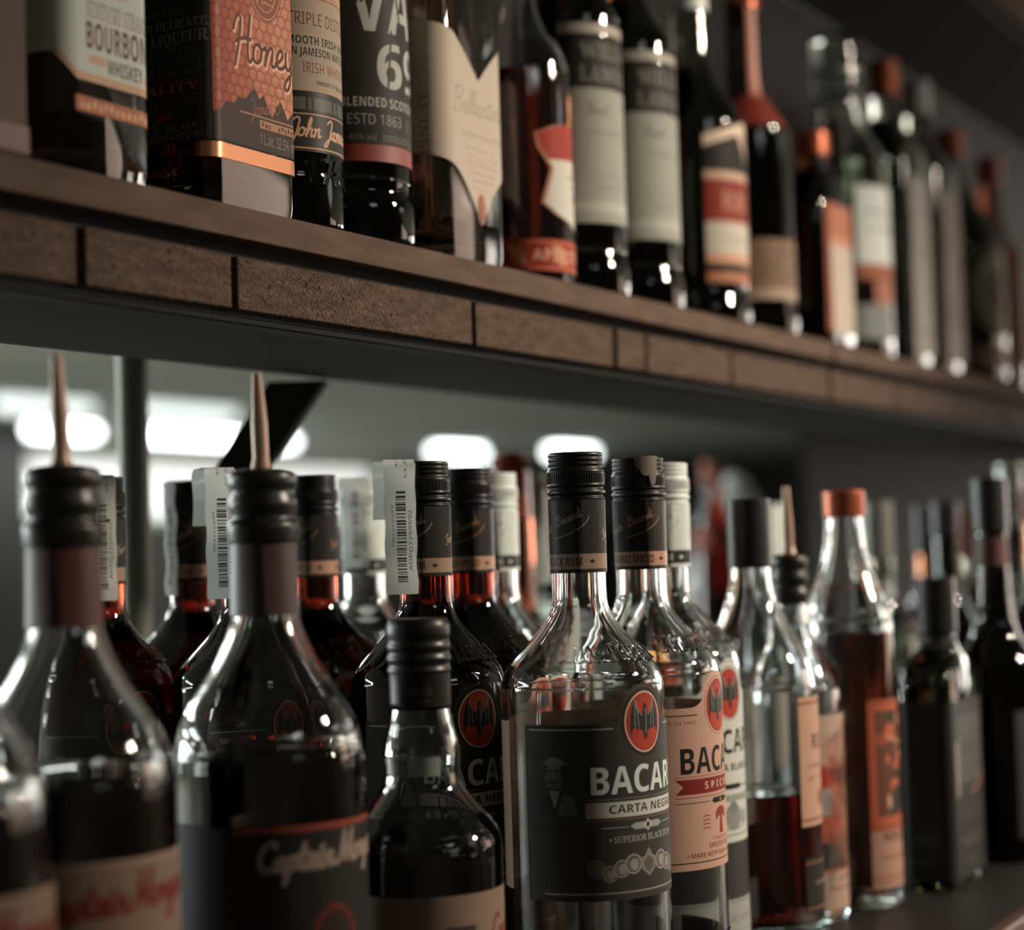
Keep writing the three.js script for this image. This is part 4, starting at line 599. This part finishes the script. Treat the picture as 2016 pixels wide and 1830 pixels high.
roundBottle('whisky_bottle', 'black bottle stencilled with white capitals and 69 above a red stripe', 0.9652, SH, -0.647, 0.0,
  [[0, 0.033], [0.003, 0.0362], [0.009, 0.0378], [0.026, 0.0376], [0.033, 0.0352], [0.042, 0.0355], [0.05, 0.0358], [0.16, 0.0358], [0.185, 0.0352], [0.205, 0.029], [0.225, 0.018], [0.245, 0.0148], [0.29, 0.014]], M.black, (g, R) => {
    plainCap(g, 0.0155, 0.25, 0.294, M.blackPlastic);
    lab(g, R, 0.0505, 0.0605, -2.2, 2.2, std(0x7c2f20, 0.55, { side: 2 }), 'red_stripe');
    lab(g, R, 0.0607, 0.172, -2.2, 2.2, paper(tex(157.5, 111.3, 8, (k, w, h) => {
      rectf(k, 0, 0, w, h, '#2c2a26'); const c = w / 2, wh = '#a3a8a0', f = 'bold 100px sans-serif';
      T(k, 'VAT', c + 2, 44, 74, 34, wh, f); T(k, '69', c + 3, 77, 46, 27, wh, f); for (const [x, y, a] of [[c - 22, 10, 0.3], [c - 1, 28, -0.2], [c - 9, 60, 0.1], [c + 14, 60, 0.1], [c - 30, 26, 0.3], [c + 26, 20, 0]]) { k.save(); k.translate(x, y); k.rotate(a); rectf(k, -1, -18, 1.6, 36, '#272520'); k.restore(); }
      T(k, 'BLENDED SCOTCH WHISKY', c, 89, 84, 5.6, '#9a9d95', f); T(k, 'ESTD 1863  |  LEITH', c - 2, 99.6, 72, 6.2, '#868a82', '100px sans-serif'); T(k, '1 L  40% vol   DISTILLED and BOTTLED', c - 4, 109, 84, 3.6, '#6c6f68', '100px sans-serif');
    }), { roughness: 0.55 }));
  });
{   // rounded rectangular bottle with the white swooping label
  const hw = 0.043, hd = 0.031, c = 0.017, S4 = rect(hw, hd, c), g = thing('whisky_bottle', 'broad brown bottle with swooping cream label and small orange seal', 'bottle', [1.0515, SH, -0.641]);
  part(g, 'glass_body', loftShell(squareBottle(hw, hd, c, 0.23), innerOf(hw, hd, c - 0.003, 0.014, 0.2)), M.clearWarm); part(g, 'liquid', loft(liquidIn(hw, hd, c - 0.003, 0.014, 0.195)), M.whiskyIn); plainCap(g, 0.0158, 0.262, 0.302, M.redPaint);
  part(g, 'front_label', wrapRect(S4, 0.021, 0.151, -0.085, 0.085, 0.0005, 90, 6), cut(tex(170, 130, 8, (k, w, h) => {
    const cx = w / 2 + 4; k.beginPath(); k.moveTo(0, 0); k.bezierCurveTo(30, 0, 48, 1, 60, 7); k.quadraticCurveTo(72, 15, cx - 1.5, 31); k.quadraticCurveTo(cx, 32, cx + 1.5, 31); k.quadraticCurveTo(106, 15, 118, 7); k.bezierCurveTo(130, 1, 140, 0, w, 0);
    k.lineTo(w, 82); k.bezierCurveTo(140, 83, 130, 86, 118, 92); k.quadraticCurveTo(106, 100, cx, 125); k.quadraticCurveTo(72, 100, 60, 92); k.bezierCurveTo(48, 85, 30, 83, 0, 82); k.closePath(); k.fillStyle = '#b3a898'; k.fill();
    pen(k, "Ballantine's", cx - 32, 56, 17, '#8b8478', 0.9, -0.02, -0.2); T(k, 'BLENDED SCOTCH WHISKY', cx + 2, 70, 52, 3.4, '#8a8277', '100px serif'); for (let i = 0; i < 6; i++) rowOf(k, cx - 20 + i * 2, cx + 24 - i * 2, 78 + i * 5, 2, '#9a9185');
    oval(k, cx, 114, 5.6, 10, '#a89a8a'); oval(k, cx, 114, 4.6, 9, '#a0583e');
    k.save(); k.translate(40, 66); k.rotate(-PI / 2); T(k, 'FINEST', 0, 0, 40, 6, '#7c7468', '100px serif'); k.restore(); k.save(); k.translate(28, 60); k.rotate(-PI / 2); T(k, 'BALLANTINES', -8, 0, 70, 7, '#3a3630', '100px serif'); k.restore();
  }))); part(g, 'wax_seal', (() => { const q = lathe([[0, 0], [0, 0.0042], [0.0006, 0.004], [0.0009, 0]], 32); q.scale(1, 1, 2); q.rotateX(PI / 2); q.translate(0.004, 0.036, hd + 0.0006); return q; })(), std(0x8f4a32, 0.6), 'orange oval seal');
}
const band2 = (w, h, list, fn, s = 4) => stripes(w, h, list, s, fn);
roundBottle('aperitif_bottle', 'red-orange aperitif bottle with jagged white and orange label, clear empty shoulder', 1.1743, SH, -0.645, 0,
  [[0, 0.031], [0.003, 0.034], [0.008, 0.035], [0.1, 0.035], [0.148, 0.035], [0.16, 0.0335], [0.172, 0.0282], [0.184, 0.0205], [0.198, 0.0152], [0.22, 0.0138], [0.29, 0.0134]], M.clear, (g, R) => {
    plainCap(g, 0.015, 0.255, 0.292, M.orange); lab(g, R, 0.009, 0.031, -1.7, 1.6, band2(115, 22, [[0, 22, '#8f3a26'], [1.5, 2.3, '#b06a4c'], [19.6, 20.4, '#b06a4c']], (k, w) => { for (let i = 0; i < 8; i++) poly(k, [[i * 16 - 6, 4], [i * 16 + 3, 4], [i * 16 + 9, 18], [i * 16, 18]], i % 2 ? '#b5795c' : '#7a2418'); T(k, 'APERITIVO', w / 2, 15, 60, 8, '#c09478'); }), 'foot_label');
    lab(g, R, 0.03, 0.14, -1.25, 1.5, cut(tex(96, 110, 6, (k, w, h) => {
      const P = [[18, 36], [34, 30], [w, 22], [w, h - 4], [62, h - 8], [34, 92], [22, 84], [30, 60], [20, 46]]; poly(k, P.map(([x, y]) => [x < 40 ? x - 3 : x, y]), '#9a6a50'); poly(k, P, '#b9b8ae'); poly(k, [[18, 36], [34, 30], [w, 22], [w, 50], [26, 54], [20, 46]], '#8f2f20'); oval(k, 60, 38, 6, 6, '#a5553c'); poly(k, [[w, 84], [54, 76], [52, 79], [w, 92]], '#7d3020'); rowOf(k, 44, 84, 66, 4, '#8e8d85'); rowOf(k, 48, 84, 73, 4, '#8e8d85');
      for (let i = 0; i < 22; i++) { k.fillStyle = ['#b0805f', '#c09a80', '#a06a4c'][i % 3]; k.beginPath(); k.ellipse(48 + rnd() * 46, 6 + rnd() * 20, 3 + rnd() * 6, 2 + rnd() * 3, rnd() * 3, 0, 2 * PI); k.fill(); }
    })));
  }, { hollow: true, level: 0.15, liquid: M.orangeIn });
const scotch = (label, x, z) => roundBottle('whisky_bottle', label, x, SH, z, -0.05,
  [[0, 0.0345], [0.004, 0.038], [0.02, 0.0385], [0.034, 0.0362], [0.048, 0.0365], [0.19, 0.0365], [0.205, 0.036], [0.218, 0.032], [0.232, 0.0235], [0.248, 0.0165], [0.266, 0.0146], [0.3, 0.014]], M.brown, (g, R) => {
    plainCap(g, 0.0156, 0.262, 0.303, M.blackPlastic); lab(g, R, 0.053, 0.151, -1.3, 1.35, M.paleScotch); lab(g, R, 0.152, 0.19, -1.3, 1.35, M.blackScotch, 'upper_label'); lab(g, R, 0.191, 0.1985, -1.3, 1.35, std(0x8f8a7e, 0.6, { side: 2 }), 'shoulder_strip');
  }, { group: 'pale-labelled whisky twins' });
M.paleScotch = paper(tex(97, 98, 5, (k, w, h) => { rectf(k, 0, 0, w, h, '#8d9086'); const c = w / 2; pen(k, 'Finest', c - 30, 19, 9, '#5d5f57', 0.8, -0.03); rowOf(k, 20, 78, 34, 4, '#777a71'); rowOf(k, 26, 72, 74, 4, '#777a71'); rectf(k, 0, 82, w, 8, '#a2a499'); T(k, 'BLENDED SCOTCH', c, 66, 60, 5, '#7d8077', '100px serif'); }));
M.blackScotch = paper(tex(97, 38, 5, (k, w, h) => { rectf(k, 0, 0, w, h, '#23231e'); T(k, 'WILLIAM', w / 2, 17, 66, 11, '#706f66', 'bold 100px serif'); T(k, "LAWSON'S", w / 2, 34, 68, 11, '#706f66', 'bold 100px serif'); }));
PEN.f = ['M0,-10 C16,-30 26,-80 18,-84 C10,-84 12,-20 10,30 M2,-34 L24,-38', 24];
scotch('first of two alike whisky bottles with pale grey label, next to the red-orange bottle', 1.2575, -0.646);
scotch('second of two alike whisky bottles with pale grey label, further from the red-orange bottle', 1.3535, -0.646);
roundBottle('rum_bottle', 'wide clear-necked bottle with red and white banded label under a slanted black one', 1.4935, SH, -0.654, 0.05,
  [[0, 0.039], [0.004, 0.0435], [0.014, 0.0445], [0.03, 0.0422], [0.045, 0.0428], [0.155, 0.0428], [0.175, 0.0418], [0.19, 0.0365], [0.204, 0.0275], [0.216, 0.0205], [0.232, 0.0172], [0.3, 0.0152]], M.smoke, (g, R) => {
    lab(g, R, 0.035, 0.128, -1.02, 1.4, band2(115, 93, [[0, 93, '#23211d'], [0, 9, '#9c6a50'], [18, 50, '#b3aea0'], [16, 24, '#b98e74'], [50, 52, '#9c6a50'], [52, 86, '#7a2a20'], [86, 93, '#b59a84']], (k, w, h) => { rectf(k, 62, h - 85, 50, 31, '#a78673'); rectf(k, 66, h - 84, 8, 29, '#7a4a3a'); rectf(k, 84, h - 84, 6, 29, '#8f6a58'); rowOf(k, 20, 100, h - 34, 6, '#8b877b'); T(k, 'RUM', 34, h - 60, 34, 16, '#a5795f'); }));
    lab(g, R, 0.128, 0.178, -1.02, 1.4, cut(tex(115, 50, 5, (k, w) => { poly(k, [[0, 20], [w * 0.6, 2], [w, 8], [w, 50], [0, 50]], '#c9b4a2'); poly(k, [[0, 30], [w * 0.34, 18], [w * 0.62, 50], [0, 50]], '#1b1b18'); poly(k, [[w * 0.42, 18], [w * 0.47, 17], [w * 0.72, 50], [w * 0.68, 50]], '#4b3a30'); })), 'upper_label'); plainCap(g, 0.0162, 0.27, 0.303, M.whiteCap);
  });
roundBottle('liqueur_bottle', 'dark liqueur bottle with red shoulder, orange neck strip and pinkish printed label', 1.6005, SH, -0.649, 0.05,
  [[0, 0.036], [0.004, 0.04], [0.018, 0.0408], [0.03, 0.0392], [0.17, 0.0392], [0.186, 0.0372], [0.2, 0.0292], [0.214, 0.0205], [0.232, 0.0162], [0.3, 0.015]], M.black, (g, R) => {
    lab(g, R, 0.032, 0.085, -1.3, 1.45, band2(106, 53, [[0, 53, '#75604f'], [0, 9, '#9a8b78']], (k, w, h) => { for (let i = 0; i < 6; i++) rowOf(k, 8, 100, 10 + i * 5, 3, '#4a3b33'); oval(k, 76, 22, 8, 8, '#7a3b2a'); })); lab(g, R, 0.186, 0.216, -1.6, 1.6, std(0x6b2418, 0.45, { side: 2 }), 'shoulder_label'); lab(g, R, 0.216, 0.297, -1.0, -0.35, std(0xa86a50, 0.5, { side: 2 }), 'neck_strip'); plainCap(g, 0.0158, 0.297, 0.306, M.copper);
    lab(g, R, 0.09, 0.17, 0.7, 1.3, std(0x6a3222, 0.6, { side: 2 }), 'edge_strip');
  });
{   // flat flask
  const hw = 0.0455, hd = 0.024, c = 0.02, g = thing('flask', 'flat flask with orange top and cream lower label, standing at the shelf edge', 'bottle', [1.719, SH, -0.63]);
  part(g, 'glass_body', loft([[0, hw - 0.006, hd - 0.004, 0.016], [0.004, hw - 0.001, hd - 0.001, 0.019], [0.01, hw, hd, c], [0.125, hw, hd, c], [0.14, hw * 0.96, hd, c], [0.153, hw * 0.78, hd * 0.95, 0.02], [0.163, hw * 0.5, hd * 0.8, 0.017], [0.17, 0.0142, 0.0142, 0.014], [0.2, 0.0136, 0.0136, 0.0134]]), M.brown); plainCap(g, 0.0152, 0.182, 0.204, M.copper);
  part(g, 'front_label', wrapRect(rect(hw, hd, c), 0.012, 0.132, -0.036, 0.042, 0.0005, 30, 4), paper(tex(78, 120, 4, (k, w, h) => { rectf(k, 0, 0, w, h, '#ada292'); rectf(k, 0, 0, w, 38, '#9c6248'); rectf(k, 0, 30, w, 8, '#b07a5c'); rectf(k, 0, 0, 8, h, '#7d4634'); rectf(k, 64, 38, 3, h, '#a08a78'); rowOf(k, 18, 56, 60, 5, '#a0937f'); })));
}
roundBottle('vodka_bottle', 'tall clear bottle with big clear stopper and pale label, highest on the right half', 1.884, SH, -0.662, 0,
  [[0, 0.042], [0.004, 0.0465], [0.015, 0.0475], [0.19, 0.0475], [0.205, 0.0462], [0.22, 0.0405], [0.234, 0.0318], [0.246, 0.0258], [0.26, 0.0236], [0.272, 0.0232]], M.clear, (g, R) => {
    part(g, 'stopper', lathe([[0.262, 0], [0.274, 0], ...smooth([[0.2725, 0.0238], [0.276, 0.0252], [0.3, 0.0252], [0.325, 0.0248], [0.336, 0.0235], [0.339, 0.018]], 5), [0.339, 0]], 48), M.clear, 'tall clear stopper'); part(g, 'collar', band((h) => 0.0254, 0.296, 0.3, 0.0005), M.silver);
    lab(g, R, 0.08, 0.175, -0.95, 0.9, band2(81, 95, [[0, 95, '#dfe8e4'], [0, 16, '#a2684e']], (k, w, h) => { rowOf(k, 10, 70, 30, 7, '#8b9893'); rowOf(k, 10, 70, 46, 7, '#8b9893'); })); lab(g, R, 0.02, 0.055, -1.1, 0.9, std(0x757d78, 0.5, { side: 2 }), 'foot_label'); lab(g, R, 0.056, 0.0795, -0.55, 0.2, std(0xa8684e, 0.6, { side: 2 }), 'edge_strip');
  }, { hollow: true });
const squat = (label, x, z, hw, front, glassM, capM, extra) => { const g = thing('spirit_bottle', label, 'bottle', [x, SH, z]); part(g, 'glass_body', loft(squareBottle(hw, 0.034, 0.009, 0.255)), glassM); plainCap(g, 0.0158, 0.292, 0.33, capM); part(g, 'front_label', wrapRect(rect(hw, 0.034, 0.009), 0.012, 0.2, -hw + 0.008, hw - 0.004, 0.0005, 24, 4), front); extra?.(g); return g; };
squat('square bottle with cream front, clear shoulders and black left flank', 1.985, -0.645, 0.04, stripes(68, 158, [[0, 158, '#98968a'], [20, 22, '#6b6a60']], 3, (k, w) => rowOf(k, 12, 56, 70, 8, '#86857a')), M.clear, M.copper, (g) => part(g, 'side_label', wrapRect(rect(0.04, 0.034, 0.009), 0.012, 0.185, -0.105, -0.037, 0.0006, 24, 3), std(0x1f1f1c, 0.6, { side: 2 }), 'black side label'));
squat('square bottle with tan front label beside the black-flanked one', 2.098, -0.645, 0.04, stripes(68, 158, [[0, 158, '#857565'], [30, 60, '#786656']], 3, (k, w) => rowOf(k, 12, 56, 50, 8, '#6b5b4d')), M.smoke, M.silver, (g) => part(g, 'side_label', wrapRect(rect(0.04, 0.034, 0.009), 0.012, 0.17, -0.105, -0.037, 0.0006, 24, 3), std(0x262420, 0.6, { side: 2 }), 'dark side label'));
roundBottle('liqueur_bottle', 'large round-shouldered bottle with circular emblem near the right edge of the upper shelf', 2.252, SH, -0.655, -0.15,
  [[0, 0.052], [0.004, 0.057], [0.02, 0.058], [0.14, 0.058], [0.165, 0.056], [0.19, 0.047], [0.21, 0.034], [0.228, 0.0235], [0.245, 0.0178], [0.3, 0.0158]], M.smoke, (g, R) => {
    plainCap(g, 0.017, 0.27, 0.304, M.copper); lab(g, R, 0.05, 0.165, -1.2, 1.2, cut(tex(139, 115, 4, (k, w, h) => { const c = w / 2; oval(k, c, h / 2, 55, 55, '#777063'); oval(k, c, h / 2, 50, 50, '#4d4740'); oval(k, c, h / 2, 44, 44, '#8a8478'); oval(k, c, h / 2 + 4, 26, 30, '#5c4a40'); })), 'round_emblem'); lab(g, R, 0.015, 0.04, -1.2, 1.2, std(0x6b5648, 0.6, { side: 2 }), 'foot_label');
  });
roundBottle('liqueur_bottle', 'orange-brown bottle cut off by the right edge of the upper shelf', 2.4, SH, -0.648, 0, slim.map(([h, r]) => [h, r * 1.12]), M.red, (g, R) => { plainCap(g, 0.016, 0.26, 0.294, M.orange); lab(g, R, 0.03, 0.19, -1.5, 1.5, std(0x7a4632, 0.7, { side: 2 })); });
const ubehind = (label, x, z, body, capM, h, fn) => roundBottle('spirit_bottle', label, x, SH, z, 0, slim.map(([a, r], i) => [i > 2 ? a + h : a, r]), body, (g, R, d) => { const t = d.at(-1)[0]; plainCap(g, 0.0146, t - 0.045, t + 0.004, capM); fn?.(g, R); });
ubehind('red-capped bottle behind the flask, its cap a bright red stroke', 1.79, -0.745, M.smoke, std(0x9a3320, 0.5), -0.065);
ubehind('brown-necked bottle behind the tall clear one', 2.1, -0.745, M.brown, M.sleeveRed, 0.0);
ubehind('bottle with orange neck foil standing behind the square cream-fronted bottle', 2.25, -0.748, M.clear, M.orange, 0.03, (g, R) => lab(g, R, 0.22, 0.28, -3.1, 3.1, std(0x6b3a2a, 0.5, { side: 2 }), 'neck_foil'));
ubehind('grey-necked bottle behind the tan-labelled square bottle', 2.42, -0.748, M.smoke, M.grey, 0.03);
ubehind('clear bottle neck seen behind the twin whisky bottles', 1.45, -0.748, M.clear, M.silver, 0.02);
ubehind('dark bottle in the second row behind the wide banded one', 1.58, -0.75, M.black, M.copper, 0.01);
// ---------------------------------------------------------------- far side of the hall
{
  const cabinet = (label, x, w, h) => { const g = thing('display_cabinet', label, 'cabinet', [x, 0, -11.6]); part(g, 'carcass', box(w, h, 0.5, 0, h / 2, 0, 0.01), M.carcass); for (let i = 0; i < 4; i++) part(g, 'door', box(w / 4 - 0.02, h - 0.16, 0.02, -w / 2 + (i + 0.5) * w / 4, h / 2, 0.261, 0.004), std(0x1f1b18, 0.6)); return g; };
  cabinet('long dark cabinet against the bright far wall, behind the left bottles', 10.4, 4.6, 1.66); cabinet('long dark cabinet against the far wall, behind the barcode-stamped bottle', 15.3, 4.8, 1.6); cabinet('dark cabinet at the dim end of the far wall', 20.4, 4.8, 1.6);
  { const g = thing('display_cabinet', 'tall dark cupboard at the far left edge, beside the bright strip light', 'cabinet', [9.47, 0, -9.6]); part(g, 'carcass', box(0.7, 2.25, 0.6, 0, 1.125, 0, 0.01), M.carcass); for (const s of [-1, 1]) part(g, 'door', box(0.33, 2.1, 0.02, s * 0.172, 1.12, 0.311, 0.004), std(0x1f1b18, 0.6)); }
  const c = thing('table_lamp', 'blurred pale cone-shaped shade beyond the white-capped bottle', 'lamp', [3.29, 1.17, -1.38]);
  part(c, 'shade', lathe([[0, 0.1], ...smooth([[0, 0.1], [0.1, 0.066], [0.19, 0.026], [0.21, 0.012]], 5), [0.21, 0.008], [0.1, 0.06], [0.002, 0.095], [0, 0.1]], 48), M.pale); part(c, 'stem', lathe([[-0.15, 0], [-0.15, 0.008], [0.2, 0.008], [0.2, 0]], 16), M.grey); part(c, 'foot', lathe([[-0.16, 0], [-0.16, 0.06], [-0.15, 0.06], [-0.148, 0]], 32), M.grey);
  const s = thing('side_table', 'dark side table that carries the pale shade behind the counter', 'table', [3.26, 0, -1.42]); part(s, 'top', box(0.5, 0.03, 0.3, 0, 0.995, 0, 0.004), M.carcass); for (const [x, z] of [[-0.22, -0.12], [0.22, -0.12], [-0.22, 0.12], [0.22, 0.12]]) part(s, 'leg', box(0.035, 0.98, 0.035, x, 0.49, z, 0.003), M.carcass);
  roundBottle('liqueur_bottle', 'blurred orange-red bottle beside the pale cone shade', 3.12, 1.0105, -1.35, 0, [[0, 0.034], [0.01, 0.042], [0.2, 0.042], [0.25, 0.038], [0.3, 0.024], [0.33, 0.018], [0.38, 0.017]], M.red, (g, R) => { plainCap(g, 0.019, 0.35, 0.385, M.orange); lab(g, R, 0.23, 0.27, -3.1, 3.1, std(0x8f3a24, 0.6, { side: 2 }), 'shoulder_band'); });
}
renderer.render(scene, camera);
